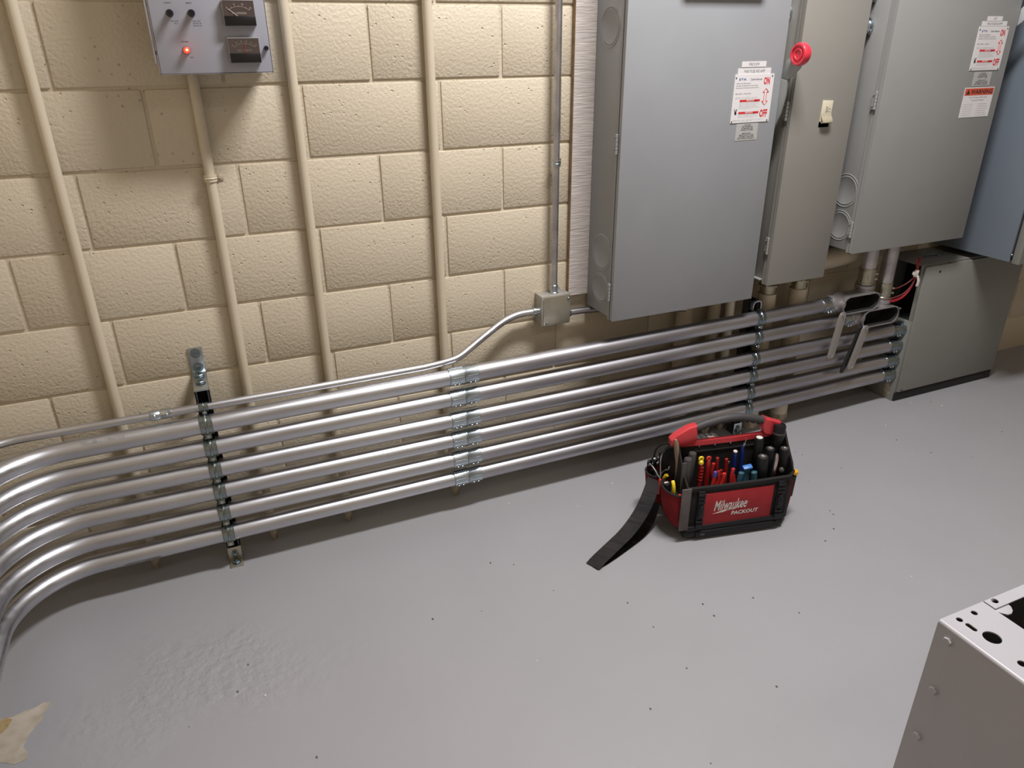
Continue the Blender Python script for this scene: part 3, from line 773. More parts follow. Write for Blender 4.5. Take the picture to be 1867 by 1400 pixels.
def meter(cz, word, nums, needle):
    cx = -.762; w_, h_ = .038, .029
    bm = B(); box(bm, (cx - w_, YF - .018, cz - h_), (cx + w_, YF, cz + h_), bev=.002); mm = obj('meter', bm, M_METERC, t)
    yy = YF - .0183
    bm = B(); box(bm, (cx - w_ + .002, yy - .0008, cz - h_ + .0225), (cx + w_ - .002, yy + .001, cz + h_ - .0015)); obj('meter_face', bm, M_METER, mm)
    bm = B(); box(bm, (cx - w_ + .0015, yy - .0035, cz - h_ + .001), (cx + w_ - .0015, yy + .001, cz - h_ + .0225), bev=.001); obj('meter_base', bm, M_METERB, mm)
    bm = B(); F = front(cx, yy - .001, cz)
    join(bm, text_bm(word, F, 0, -.0025 + (.0 if needle else .0), .034, .0042, align='CENTER'))
    R_ = .042; c0 = -.028
    k = len(nums)
    for i, s in enumerate(nums):
        a = math.radians(125 - 70 * i / (k - 1)); join(bm, text_bm(s, F, (R_ + .006) * math.cos(a), c0 + (R_ + .006) * math.sin(a) - .002, None, .0042, align='CENTER'))
    for i in range((k - 1) * 2 + 1):
        a = math.radians(125 - 70 * i / ((k - 1) * 2))
        p = F @ Vector((R_ * math.cos(a), c0 + R_ * math.sin(a), .0003)); q = F @ Vector(((R_ + .0035) * math.cos(a), c0 + (R_ + .0035) * math.sin(a), .0003))
        tube(bm, [p, q], .0004, 4)
    tube(bm, [F @ Vector((R_ * math.cos(math.radians(a)), c0 + R_ * math.sin(math.radians(a)), .0002)) for a in range(125, 54, -5)], .0003, 4)
    obj('dial_print', bm, mat('dial_print', (0.50, 0.42, 0.36) if not needle else (0.24, 0.23, 0.19), .5), mm)
    bm = B(); a = math.radians(124 if not needle else 88)
    tube(bm, [F @ Vector((.008 * math.cos(a), c0 + .018 * math.sin(a) + .006, .0012)), F @ Vector(((R_ + .002) * math.cos(a), c0 + (R_ + .002) * math.sin(a), .0012))], .0005, 4)
    obj('needle', bm, M_RED if needle else M_THREAD, mm)
meter(1.5925, 'DC AMPERES', ['0', '5', '10', '15'], False)
meter(1.5095, 'DC VOLTS', ['0', '4', '8', '12', '16', '20'], True)

# ------------------------------------------------------------------ safety switches
def ko_ring(bm, x, y, z, R_, s=-1):
    for rr in (R_, R_ * .82): ring(bm, (x, y, z), (1, 0, 0), rr, .0014, 36, 6)
def hinge_part(par, x, y, z, L=.062, mt=None):
    bm = B(); n = 5
    for i in range(n):
        z0 = z - L/2 + L * i / n
        cyl(bm, (x - .0045, y, z0 + .0006), (x - .0045, y, z0 + L/n - .0006), .0048, 12, bev=.0006)
    box(bm, (x - .003, y, z - L/2), (x - .0004, y + .018, z + L/2)); cyl(bm, (x - .004, y + .011, z + L*.3), (x - .006, y + .011, z + L*.3), .003, 8); cyl(bm, (x - .004, y + .011, z - L*.3), (x - .006, y + .011, z - L*.3), .003, 8)
    return obj('hinge', bm, mt or M_SHEET, par)

def plaque(par, x0, x1, z0, z1, y, top, second, warn=False, tp=None):
    """switch data plate with ON / arrow / OFF"""
    Wd = x1 - x0; Hh = z1 - z0; F = front(x0, y, z0)
    bm = B(); prism(bm, [(0, 0), (Wd, 0), (Wd, Hh), (0, Hh)], F, 0, .0016); pl = obj('rating_plate', bm, M_WHITE, par)
    Fp = front(x0, y - .0017, z0)
    bm = text_bm('ON', Fp, Wd*.74, Hh*.78, Wd*.16, Hh*.155, bold=.035); join(bm, text_bm('OFF', Fp, Wd*.73, Hh*.10, Wd*.20, Hh*.165, bold=.035))
    # hollow double arrow
    ax = Wd*.825; a0, a1 = Hh*.36, Hh*.70; hw, sw, hl = Wd*.075, Wd*.03, Hh*.075
    out = [(0, a1), (hw, a1 - hl), (sw, a1 - hl), (sw, a0 + hl), (hw, a0 + hl), (0, a0), (-hw, a0 + hl), (-sw, a0 + hl), (-sw, a1 - hl), (-hw, a1 - hl)]
    pts = [Fp @ Vector((ax + p[0], p[1], .0003)) for p in out]
    for i in range(len(pts)): tube(bm, [pts[i], pts[(i+1) % len(pts)]], .0009, 4)
    for zz in (.435, .185): 
        for a, b_ in ((.24, .36), (.62, .70)) : prism(bm, [(Wd*(a-.06), Hh*zz), (Wd*(b_), Hh*zz), (Wd*b_, Hh*(zz+.045)), (Wd*(a-.06), Hh*(zz+.045))], Fp, 0, .0002)
        join(bm, text_bm('\u25b2', Fp, Wd*.375, Hh*(zz+.004), None, Hh*.035)) if False else None
        prism(bm, [(Wd*.36, Hh*zz), (Wd*.62, Hh*zz), (Wd*.62, Hh*(zz+.012)), (Wd*.36, Hh*(zz+.012))], Fp, 0, .0002)
        join(bm, text_bm('DANGER', Fp, Wd*.49, Hh*(zz+.016), Wd*.22, Hh*.03, align='CENTER', bold=.01))
    obj('red_print', bm, M_RED, pl)
    bm = text_bm('Cutler-Hammer', Fp, Wd*.40, Hh*.875, Wd*.30, Hh*.042, shear=.15)
    for s, x, z, w_ in (('Heavy Duty Safety Switch', .05, .80, .36), ('Interruptor de seguridad de servicio pesado', .05, .755, .55),
                        ('Interrupteur de s\u00e9curit\u00e9 de service intensif', .05, .71, .58), ('400 A, 600 V ~, 50 Hz, 250 V' if not warn else '60 A, 600 V ~, 250 V', .05, .59, .40)):
        join(bm, text_bm(s, Fp, Wd*x, Hh*z, Wd*w_, Hh*.027))
    for dx, dz in ((.03, .93), (.95, .955), (.03, .03), (.95, .03)):
        rb = B(); lathe(rb, [(.0022, 0), (.0022, .0012)], Fp @ Matrix.Translation((Wd*dx, Hh*dz, 0)), 8); obj('plate_rivet', rb, M_INK, pl)
    obj('black_print', bm, M_INK, pl); bm = B()
    lathe(bm, [(.0045, 0), (.0045, .0003)], Fp @ Matrix.Translation((Wd*.105, Hh*.20, 0)), 10)
    prism(bm, [(Wd*.085, Hh*.21), (Wd*.115, Hh*.21), (Wd*.14, Hh*.29), (Wd*.125, Hh*.295)], Fp, 0, .0003); prism(bm, [(Wd*.08, Hh*.22), (Wd*.10, Hh*.22), (Wd*.075, Hh*.30), (Wd*.065, Hh*.295)], Fp, 0, .0003)
    obj('pictogram', bm, M_INK, pl)
    bm = text_bm('E\u00b7T\u00b7N', Fp, Wd*.11, Hh*.875, Wd*.17, Hh*.045, bold=.02); obj('blue_print', bm, M_BLUEINK, pl)
    bm = B()
    for k, zz in enumerate((.52, .495, .41, .385, .36, .335, .31, .285, .16, .135, .11, .05, .03)):
        wd = (.55, .6, .5, .5, .42, .5, .52, .3, .5, .5, .4, .78, .5)[k]; xx = .06 if k in (0, 1, 11, 12) else .18
        join(bm, text_bm('Antes de quitar la tapa desconecte la fuente'[:22 + (k*5) % 18], Fp, Wd*xx, Hh*zz, Wd*wd, Hh*.014, res=1))
    obj('small_print', bm, M_INKG, pl)

def label_strip(par, x0, x1, z0, z1, y, s, sw=.6):
    bm = B(); prism(bm, [(0, 0), (x1 - x0, 0), (x1 - x0, z1 - z0), (0, z1 - z0)], front(x0, y, z0), 0, .0008); o = obj('name_strip', bm, M_WHITE, par)
    if s:
        bm = text_bm(s, front(x0, y - .0009, z0), (x1-x0)/2, (z1-z0)*.25, (x1-x0)*sw, (z1-z0)*.5, align='CENTER'); obj('lettering', bm, M_INKG, o)

def caution(par, x0, x1, z0, z1, y):
    Wd, Hh = x1 - x0, z1 - z0
    bm = B(); prism(bm, [(0, 0), (Wd, 0), (Wd, Hh), (0, Hh)], front(x0, y, z0), 0, .0006); o = obj('caution_label', bm, M_SILVLAB, par)
    bm = B(); F = front(x0, y - .0007, z0)
    for i, (s, w_) in enumerate((('CAUTION', .3), ('USE COPPER OR', .5), ('ALUMINUM WIRE', .52), ('RATED 75\u00b0C MIN', .55), ('', 0), ('IMPORTANT', .42), ('REPLACE WITH FUSES', .66), ('OF SAME CLASS AND', .7), ('RATING ONLY', .8))):
        if s: join(bm, text_bm(s, F, Wd/2, Hh*(.88 - i*.1), Wd*w_, Hh*.065, align='CENTER', bold=.015))
    obj('lettering', bm, M_INK, o)

def cabinet(name, label, cat, x0, x1, z0, z1, yf, mt, hinges, lip=.014, yb=-.0215, knock=()):
    t = thing(name, label, cat, ((x0 + x1)/2, (yb + yf)/2, z0))
    bm = B(); box(bm, (x0 + .006, yf + .016, z0 + .006), (x1 - .006, yb, z1), bev=.003)
    box(bm, (x0 + .001, yf + .030, z0 + .001), (x0 + .0075, yf + .022, z1))
    body = obj('enclosure', bm, mt, t)
    for (y, z, R_) in knock:
        bm = B(); lathe(bm, [(R_*1.02, 0), (R_*1.02, .0012), (R_*.97, .0022), (R_*.93, .0004), (R_*.87, .0004), (R_*.83, .0020), (R_*.78, .0006), (0, .0006)], frame((x0 + .0062, y, z), (-1, 0, 0)), 40)
        obj('knockout', bm, mt, t)
    bm = B(); box(bm, (x0, yf, z0), (x1, yf + .0025, z1 + .003), bev=.0011)
    th = .0022
    box(bm, (x0, yf + .001, z0), (x0 + th, yf + lip, z1)); box(bm, (x1 - th, yf + .001, z0), (x1, yf + lip, z1)); box(bm, (x0, yf + .001, z0), (x1, yf + lip, z0 + th))
    d = obj('door', bm, mt, t)
    for hz in hinges: hinge_part(t, x0, yf + .018, hz, mt=mt)
    return t, d

# big switch, left
c1, d1 = cabinet('safety_switch', 'largest blue grey switch cabinet, with a red knob on its right side', 'switch cabinet', .314, .922, .640, 1.92, -.21, M_GREY1, (1.228, .742, 1.72), knock=((-.115, .862, .062), (-.115, .735, .054), (-.105, 1.562, .058)))
plaque(d1, .729, .889, 1.273, 1.422, -.2102, '', '')
label_strip(d1, .751, .850, 1.443, 1.460, -.2102, 'FIRE PUMP', .42)
label_strip(d1, .738, .873, 1.422, 1.440, -.2102, 'MAX FUSE 400 AMP', .62)
caution(d1, .757, .848, 1.216, 1.270, -.2102)
# unseen bar above the frame, added to cast shade on the door top
bm = B(); box(bm, (.50, -.240, 1.674), (.80, -.2104, 1.72), bev=.006); obj('shade_bar', bm, M_GREY1, c1)
def handle(par, xs, y0, z0, knob):
    """operating lever on the right side of a cabinet; the lever points up and towards the room"""
    F = Matrix(((0, 0, 1, xs), (-1, 0, 0, 0), (0, 1, 0, 0), (0, 0, 0, 1)))  # local x -> -y, local y -> z, local z -> x
    bm = B()  # crescent guard plate
    poly = [(.085, 1.175), (.12, 1.18), (.165, 1.205), (.205, 1.25), (.228, 1.30), (.238, 1.355), (.236, 1.40), (.20, 1.405), (.10, 1.40), (.085, 1.40)]
    prism(bm, [(a, b_ + z0) for a, b_ in poly], F, 0, .006, bev=.0015); obj('handle_guard', bm, mat('guard_grey', (.24, .25, .24) if knob else (.33, .34, .36), .4), par)
    bm = B(); 
    for a, b_ in ((.135, 1.215),): ring(bm, F @ Vector((a, b_ + z0, .007)), (1, 0, 0), .012, .0022, 20, 6)
    obj('pivot_ring', bm, M_GREY1, par)
    bm = B()
    poly = [(.10, 1.315), (.135, 1.335), (.270, 1.435), (.292, 1.470), (.285, 1.49), (.262, 1.490), (.238, 1.462), (.228, 1.472), (.205, 1.46), (.208, 1.44), (.10, 1.39)]
    prism(bm, [(a, b_ + z0) for a, b_ in poly], F, .012, .018, bev=.0015)
    hn = obj('lever', bm, mat('lever_grey', (.30, .31, .30) if knob else (.40, .41, .42), .4), par)
    bm = B(); ring(bm, F @ Vector((.212, 1.405 + z0, .019)), (1, 0, 0), .015, .003, 24, 6); obj('lever_boss', bm, M_GREY1, hn)
    bm = B(); lathe(bm, [(.011, 0), (.011, .0015)], F @ Matrix.Translation((.212, 1.405 + z0, .0182)), 20); obj('lever_hole', bm, M_GAP, hn)
    if knob:
        p = F @ Vector((.276, 1.480 + z0, .004))
        bm = B(); lathe(bm, [(.020, -.030), (.031, -.027), (.0345, -.020), (.0345, -.004), (.032, .001), (.0265, .0015), (.025, -.003), (.0195, -.0035), (.0175, .0005), (.0135, .0005), (.012, -.003), (0, -.003)], frame(p + Vector((-.012, 0, 0)), (-1, 0, 0)), 40)
        k = obj('knob', bm, M_REDKNOB, hn); k['label'] = 'red round knob'
handle(c1, .923, 0, 0, True)

# narrow cabinet
c2, d2 = cabinet('disconnect_cabinet', 'narrow warm grey cabinet between the two wide ones, with a cream latch', 'switch cabinet', .977, 1.258, .684, 1.95, -.22, M_GREY2, (1.300, .832, 1.78))
bm = B(); box(bm, (.965, -.19, .70), (.984, -.025, .703)); obj('side_flange', bm, M_GREY3, c2)
t2 = B()
F = front(1.131, -.2202, 0)
prism(t2, [(-.023, 1.262), (.023, 1.262), (.024, 1.33), (-.023, 1.332)], F, 0, .004, bev=.0012)
lt = obj('latch', t2, M_CREAMPL, c2); lt['label'] = 'cream plastic pull latch'
bm = B()
prof = [(0, 1.284, .004), (0, 1.276, .010), (0, 1.268, .017), (0, 1.2635, .018), (0, 1.260, .015)]
n = 8; rows = []
for yy, oo in ((1.288, .0042), (1.280, .0075), (1.273, .0130), (1.266, .0175), (1.260, .0180), (1.2575, .014), (1.2605, .006)):
    rows.append([bm.verts.new(F @ Vector((-.023 + .046 * q / n, yy, oo * (1 - .12 * abs(q/n - .5)*2)))) for q in range(n + 1)])
for r0, r1 in zip(rows, rows[1:]):
    for q in range(n): bm.faces.new((r0[q], r0[q+1], r1[q+1], r1[q]))
bmesh.ops.solidify(bm, geom=bm.faces[:], thickness=.002)
obj('latch_lip', bm, M_CREAMPL, lt)
bm = text_bm('ITE', F @ Matrix.Translation((0, 0, .0042)) @ Matrix.Rotation(-PI/2, 4, 'Z'), -1.311, -.006, .020, .0085, bold=.02)
ring(bm, F @ Vector((.010, 1.300, .0043)), (0, -1, 0), .0055, .0006, 14, 4); obj('lettering', bm, M_INKG, lt)
bm = B(); box(bm, (1.107, -.2200, 1.243), (1.153, -.2196, 1.262)); obj('latch_recess', bm, M_GAP, lt)

# wide right cabinet
c3, d3 = cabinet('safety_switch', 'wide light grey switch cabinet with an orange warning sticker on its door', 'switch cabinet', 1.338, 1.953, .774, 1.95, -.26, M_GREY3, (1.325, .865, 1.76), knock=((-.172, 1.0, .062), (-.172, .868, .058)))
plaque(d3, 1.755, 1.914, 1.414, 1.560, -.2602, '', '', warn=True)
label_strip(d3, 1.788, 1.867, 1.578, 1.593, -.2602, 'ATS', .2)
label_strip(d3, 1.765, 1.898, 1.561, 1.577, -.2602, 'MAX FUSE 60 AMP', .6)
caution(d3, 1.788, 1.882, 1.360, 1.408, -.2602)
WX0, WX1, WZ0, WZ1 = 1.757, 1.917, 1.250, 1.355
bm = B(); prism(bm, [(0, 0), (WX1-WX0, 0), (WX1-WX0, WZ1-WZ0), (0, WZ1-WZ0)], front(WX0, -.2602, WZ0), 0, .0008); ws = obj('warning_sticker', bm, M_WHITE, d3)
F = front(WX0, -.2611, WZ0)
bm = B(); prism(bm, [(.003, .078), (.157, .078), (.157, .102), (.003, .102)], F, 0, .0003); obj('orange_band', bm, M_ORED, ws)
F2 = front(WX0, -.2615, WZ0)
bm = text_bm('WARNING', F2, .034, .082, .118, .016, bold=.02)
prism(bm, [(.010, .082), (.030, .082), (.020, .099)], F2, 0, .0002)
join(bm, text_bm('Do not open under load', F2, .080, .068, .095, .0045, align='CENTER')); join(bm, text_bm('Turn power off before', F2, .080, .058, .07, .0045, align='CENTER'))
obj('lettering', bm, M_INK, ws)
bm = B()
for i in range(6):
    join(bm, text_bm('servicing this switch', F2, .008, .046 - i*.008, .05, .0026, res=1)); join(bm, text_bm('see instructions inside', F2, .085, .046 - i*.008, .05 + .004*(i % 3), .0026, res=1))
obj('small_print', bm, M_INKG, ws)
handle(c3, 1.954, 0, .14, False)
# connectors between cabinets (upper, seen in the gaps)
def side_fit(x, y, z, r, label, L):
    t = thing('conduit_connector', label, 'connector', (x, y, z), group='conduit nipples between cabinets')
    bm = B(); F = frame((x, y, z), (1, 0, 0)); lathe(bm, [(r, 0), (r, L)], F, 24); obj('nipple', bm, M_TGRY, t)
    bm = B(); F = frame((x + L - .028, y, z), (1, 0, 0)); lathe(bm, [(r + .003, 0), (r + .003, .012), (r + .001, .014), (r + .001, .02), (r + .006, .021), (r + .006, .0275)], F, 24)
    screws_pair(bm, (x + L - .018, y - r, z - .010), (0, -.9, -.3), (1, 0, 0), .004, .009, .012); obj('end_connector', bm, M_ZINC, t)
side_fit(.9165, -.12, 1.60, .028, 'short steel nipple between the big and the narrow cabinet', .066)
side_fit(1.2525, -.135, 1.66, .024, 'upper short steel nipple between the narrow and the wide right cabinet', .090)
side_fit(1.2525, -.135, 1.56, .027, 'lower short steel nipple between the narrow and the wide right cabinet', .090)

# slate blue deep cabinet
t = thing('deep_cabinet', 'deep slate blue cabinet at the far right edge above the olive floor cabinet', 'switch cabinet', (2.4, -.2, .683))
bm = B(); box(bm, (2.10, -.382, .683), (2.75, -.022, 2.1), bev=.002); obj('enclosure', bm, M_GREY4, t)
bm = B(); box(bm, (2.108, -.393, .690), (2.74, -.382, 2.09)); obj('gasket', bm, M_GAP, t)
bm = B(); box(bm, (2.098, -.425, .681), (2.752, -.393, 2.1), bev=.003); dd = obj('door', bm, M_GREY5, t)
bm = B(); hexn(bm, (2.125, -.425, .735), (0, -1, 0), .008, .006); cyl(bm, (2.125, -.43, .735), (2.125, -.438, .735), .004, 10); obj('door_screw', bm, M_ZINC, dd)
bm = B(); cyl(bm, (2.099, -.387, .715), (2.094, -.387, .715), .0045, 10, bev=.001); obj('side_screw', bm, M_ZINC, t)

# ------------------------------------------------------------------ olive floor cabinet
FX0, FX1, FYF = 1.832, 2.50, -.207
FB = fz(FX0)
t = thing('floor_cabinet', 'olive grey steel cabinet standing on the floor where four conduits end', 'floor cabinet', (2.17, -.1, FB))
bm = B(); box(bm, (FX0, FYF + .006, FB), (FX1, -.002, .405), bev=.002); box(bm, (FX0 + .16, FYF + .006, .405), (FX1, -.002, .651)); box(bm, (FX0, FYF + .006, .403), (FX0 + .17, FYF + .012, .652))
box(bm, (FX0, FYF + .006, .650), (FX1, -.002, .655), bev=.001); box(bm, (FX0, -.010, .403), (FX0 + .17, -.002, .652)); obj('enclosure', bm, M_GREY5, t)
bm = B(); box(bm, (FX0 + .150, FYF + .013, .406), (FX0 + .158, -.011, .649)); box(bm, (FX0 + .004, FYF + .013, .4055), (FX0 + .15, -.011, .408)); box(bm, (FX0 + .004, FYF + .0125, .408), (FX0 + .15, FYF + .0145, .649)); o = obj('side_shade_lining', bm, M_GAP, t); o['label'] = 'open side, blackened inside to stand for shade'  # black faces put deep shade into the recess
bm = B(); box(bm, (FX0 + .014, FYF - .006, FB + .045), (FX1 - .022, FYF + .005, .648), bev=.0025); fp = obj('front_panel', bm, M_GREY5, t)
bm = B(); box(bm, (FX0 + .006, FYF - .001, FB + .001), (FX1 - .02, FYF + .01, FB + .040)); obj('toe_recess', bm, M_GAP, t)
bm = B(); box(bm, (FX0 + .03, FYF - .0066, FB + .0505), (FX0 + .044, FYF - .0055, FB + .0545)); cyl(bm, (FX0 + .10, FYF - .0055, .620), (FX0 + .10, FYF - .0075, .620), .005, 12); obj('panel_mark', bm, M_GAP, fp)
bm = B()
for (x, y) in ((1.96, -.11), (2.01, -.13), (2.06, -.12)): lathe(bm, [(.008, 0), (.008, .004), (.005, .005), (.005, .014)], Matrix.Translation((x, y, .655)), 8)
tube(bm, smooth_path([(1.92, -.12, .659), (1.97, -.10, .664), (2.05, -.125, .660), (2.09, -.10, .66)], 2), .003, 6); obj('loose_hardware', bm, M_ZDARK, t)
bm = B()
for k in range(5): blob_r = random.uniform(.008, .016); lathe(bm, [(0, -.003), (blob_r, 0), (0, .003)], frame((FX0 - .0005, -.17 + .012 * random.random(), FB + .02 + .012 * k), (1, 0, 0)), 7)
obj('mortar_smear', bm, M_STUB, t)

# ------------------------------------------------------------------ cast elbow bodies with hanging covers
def elbow_body(x0, x1, zc, nipx, ztop, label, cov):
    t = thing('elbow_fitting', label, 'conduit fitting', ((x0 + x1)/2, PY, zc - .045))
    r = .037
    y0, y1 = PY - .047, PY + .035
    # open tray: opening faces the room and slightly down
    bm = B()
    n = 10
    zt, zb = zc + .0385, zc - .0385
    def outline(o):
        R_ = .037 - o; a, b_ = x0 + .02, x1 - .003
        pts = []
        for (cx, cz, s0) in ((b_ - .037, zt - .037, 0), (a + .037, zt - .037, 90), (a + .037, zb + .037, 180), (b_ - .037, zb + .037, 270)):
            for q in range(n + 1):
                an = math.radians(s0 + 90 * q / n); pts.append((cx + R_ * math.cos(an), cz + R_ * math.sin(an)))
        return pts
    o0, o1 = outline(0), outline(.0045)
    m_ = len(o0)
    A = [bm.verts.new((p[0], y0, p[1])) for p in o0]; A2 = [bm.verts.new((p[0], y1 - .02, p[1])) for p in o0]
    A3 = [bm.verts.new((p[0] * .92 + (x0 + x1)/2 * .08, y1, p[1] * .8 + zc * .2)) for p in o0]
    Bi = [bm.verts.new((p[0], y0, p[1])) for p in o1]; B2 = [bm.verts.new((p[0], y1 - .006, p[1])) for p in o1]
    for i in range(m_):
        j = (i + 1) % m_
        bm.faces.new((A[i], A[j], A2[j], A2[i])); bm.faces.new((A2[i], A2[j], A3[j], A3[i]))
        bm.faces.new((A[j], A[i], Bi[i], Bi[j])); bm.faces.new((Bi[j], Bi[i], B2[i], B2[j]))
    bm.faces.new(A3); bm.faces.new(list(reversed(B2)))
    bd = obj('cast_body', bm, M_ALU, t)
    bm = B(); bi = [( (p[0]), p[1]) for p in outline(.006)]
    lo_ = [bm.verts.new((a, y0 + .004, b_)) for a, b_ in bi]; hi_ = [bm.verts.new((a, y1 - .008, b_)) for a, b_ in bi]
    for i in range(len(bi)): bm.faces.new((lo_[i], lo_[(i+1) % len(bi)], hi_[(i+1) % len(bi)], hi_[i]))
    bm.faces.new(hi_); obj('inner_shade', bm, M_GAP, t)  # black lining, the shade of the hollow body put into its colour
    # hubs
    bm = B(); lathe(bm, [(.033, 0), (.0365, .002), (.0365, .012), (.0345, .014), (.0345, .030), (.036, .040), (.034, .06)], frame((x0 - .012, PY, zc), (1, 0, 0)), 28); obj('side_hub', bm, M_ALU, t)
    bm = B(); lathe(bm, [(.0345, 0), (.0345, .020), (.0375, .024), (.0375, .036), (.034, .038)], Matrix.Translation((nipx, PY + .004, zc + .025)), 28); obj('top_hub', bm, M_ALU, t)
    # chrome connector on the pipe side
    bm = B(); lathe(bm, [(PR + .001, 0), (PR + .0045, .0012), (PR + .0045, .006), (PR + .003, .008), (PR + .003, .040), (PR + .006, .042), (PR + .006, .052)], frame((x0 - .058, PY, zc), (1, 0, 0)), 28)
    n1 = Vector((0, -.75, -.66)); screws_pair(bm, Vector((x0 - .028, PY, zc)) + n1 * PR, n1, (1, 0, 0)); obj('end_connector', bm, M_ZINC, t)
    # screw bosses
    bm = B()
    for sx, sz in ((x0 + .028, zb + .012), (x1 - .012, zt - .012)): cyl(bm, (sx, y0 + .004, sz), (sx, y0 - .010, sz), .004, 10, bev=.001)
    pieces('cover_screw', bm, M_ZINC, t)
    # hanging cover plate
    for (L, wd, ang, dx, dy, mt_, nm) in cov:
        top = Vector((x0 + .028 + dx, y0 - .012 - dy, zb + .014))
        M = Matrix.Translation(top) @ Matrix.Rotation(ang, 4, 'Y') @ Matrix.Rotation(math.radians(4), 4, 'X')
        Fc = M @ front(0, 0, 0)
        pts = []
        for q in range(13): a = math.radians(180 - 15*q); pts.append((wd * math.cos(a), wd * math.sin(a) - wd*.55))
        for q in range(13): a = math.radians(-15*q); pts.append((wd * math.cos(a), wd * math.sin(a) - L + wd*1.2))
        bm = B(); prism(bm, pts, Fc, 0, .0035, bev=.001)
        o = obj(nm, bm, mt_, t)
        if nm == 'cover_plate':
            o['label'] = 'loose flat cover hanging by one screw'
            bm = B()
            for zz in (-.004, -L + wd*.8): lathe(bm, [(.004, .0035), (.004, .0075), (.0025, .009)], Fc @ Matrix.Translation((0, zz, 0)), 10)
            pieces('screw', bm, M_ZINC, o)
            bm = B(); inner = [(p[0]*.78, (p[1] + L/2) * .93 - L/2) for p in pts]
            for a, b_ in zip(inner, inner[1:] + inner[:1]): tube(bm, [Fc @ Vector((a[0], a[1], .0036)), Fc @ Vector((b_[0], b_[1], .0036))], .0008, 4)
            obj('pressed_edge', bm, M_COVER, o)
    return t
elbow_body(1.385, 1.612, .537, 1.562, .774, 'upper cast elbow fitting, open, with its cover plate hanging', ((.205, .0195, math.radians(3), -.018, .0, M_COVER, 'cover_plate'),))
elbow_body(1.512, 1.742, .459, 1.678, .774, 'lower cast elbow fitting, open, its cover and black gasket hanging', ((.200, .0195, math.radians(9), -.004, .004, M_COVER, 'cover_plate'), (.215, .013, math.radians(13), -.022, -.004, M_BLACK, 'gasket')))
def nipple(x, z0, z1, zc0, label):
    t = thing('steel_conduit_nipple', label, 'conduit', (x, PY + .004, z0))
    bm = B(); tube(bm, [(x, PY + .004, z0), (x, PY + .004, z1)], .030, 28); obj('pipe', bm, M_EMT2, t)
    bm = B(); lathe(bm, [(.031, 0), (.0345, .001), (.0345, .008), (.033, .010), (.033, .058), (.0345, .060), (.0345, .066), (.031, .067)], Matrix.Translation((x, PY + .004, zc0)), 28)
    n1 = Vector((.75, -.66, 0))
    for s in (.022, .044): p = Vector((x, PY + .004, zc0 + s)) + n1 * .031; cyl(bm, p, p + n1 * .011, .0048, 10, bev=.001)
    obj('end_connector', bm, M_YZINC, t)
    bm = B(); lathe(bm, [(.0335, 0), (.0335, .014), (.037, .016), (.037, .0255)], Matrix.Translation((x, PY + .004, z1 - .026)), 14)
    p = Vector((x, PY + .004, z1 - .02)) + n1 * .032; cyl(bm, p, p + n1 * .012, .005, 8); obj('top_connector', bm, M_YZINC, t)
nipple(1.562, .59, .780, .602, 'upright steel nipple from the upper cast elbow into the wide right cabinet')
nipple(1.678, .52, .780, .525, 'upright steel nipple from the lower cast elbow into the wide right cabinet')

# wires tied with tape
t = thing('wire_bundle', 'bundle of red wires tied with white tape beside the olive floor cabinet', 'wires', (1.78, -.2, .51))
WT = Vector((1.786, -.214, .628))
for i, (dx, dz, mt_) in enumerate(((0, 0, M_WRED), (.006, .006, M_WRED), (-.004, .018, M_WDK), (.002, .052, M_WRED), (-.002, .06, M_WDK))):
    bm = B()
    if i < 3: p = [(1.662, -.19, .515 + dz*.4), (1.70, -.20, .512 + dz), (1.745, -.21, .527 + dz), (1.775, -.214, .565 + dz*.7), WT + Vector((dx*.3, 0, -.02)), WT + Vector((dx, 0, .03)), WT + Vector((dx*2 - .004, .01, .058 + .004*i))]
    else: p = [(1.692, -.16, .553 + (i-3)*.006), (1.72, -.19, .566), (1.75, -.21, .59), WT + Vector((dx, 0, -.01)), WT + Vector((dx, 0, .03)), WT + Vector((.012*(i-3) + .008, .005, .07))]
    tube(bm, smooth_path(p, 3), .0024, 8); obj('wire', bm, mt_, t)
bm = B()
cyl(bm, WT + V(-.002, 0, -.012), WT + V(.002, 0, .016), .009, 12)
sweep(bm, [WT + V(0, -.008, 0), WT + V(-.014, -.010, .004), WT + V(-.032, -.008, .010)], rect(.012, .0016), up=(0, 1, 0), scales=[.7, 1, 1.1])
sweep(bm, [WT + V(.002, -.008, -.006), WT + V(.008, -.012, -.028), WT + V(.008, -.010, -.052)], rect(.014, .0016), up=(0, 1, 0), scales=[.7, 1, 1])
tp = obj('tape', bm, M_TAPE, t)

# ------------------------------------------------------------------ open sheet-metal enclosure in the foreground
EX, EY, EZ = .119, -1.660, .60
BOLTS = ((.574, -1.686), (.459, -1.688), (.340, -1.686))
t = thing('open_metal_enclosure', 'open grey sheet metal enclosure with punched holes, in the lower right corner', 'metal enclosure', (.119 + .35, -2.0, fz(.4)))
fl = .085
bm = B()
box(bm, (EX, -2.35, fz(.2)), (EX + .0025, EY, EZ - .006))
box(bm, (EX + .0026, EY - .0025, fz(.2)), (EX + .75, EY, EZ - .006))
# rolled top edge
poly = [(.0, -.02), (.0, -.006), (.0018, -.0018), (.006, 0)]
sweep(bm, [(EX + .006, -2.35, EZ - .006), (EX + .006, EY - .0005, EZ - .006)], circ(.0062, 14))
sh = obj('side_panel', bm, M_SHEET, t)
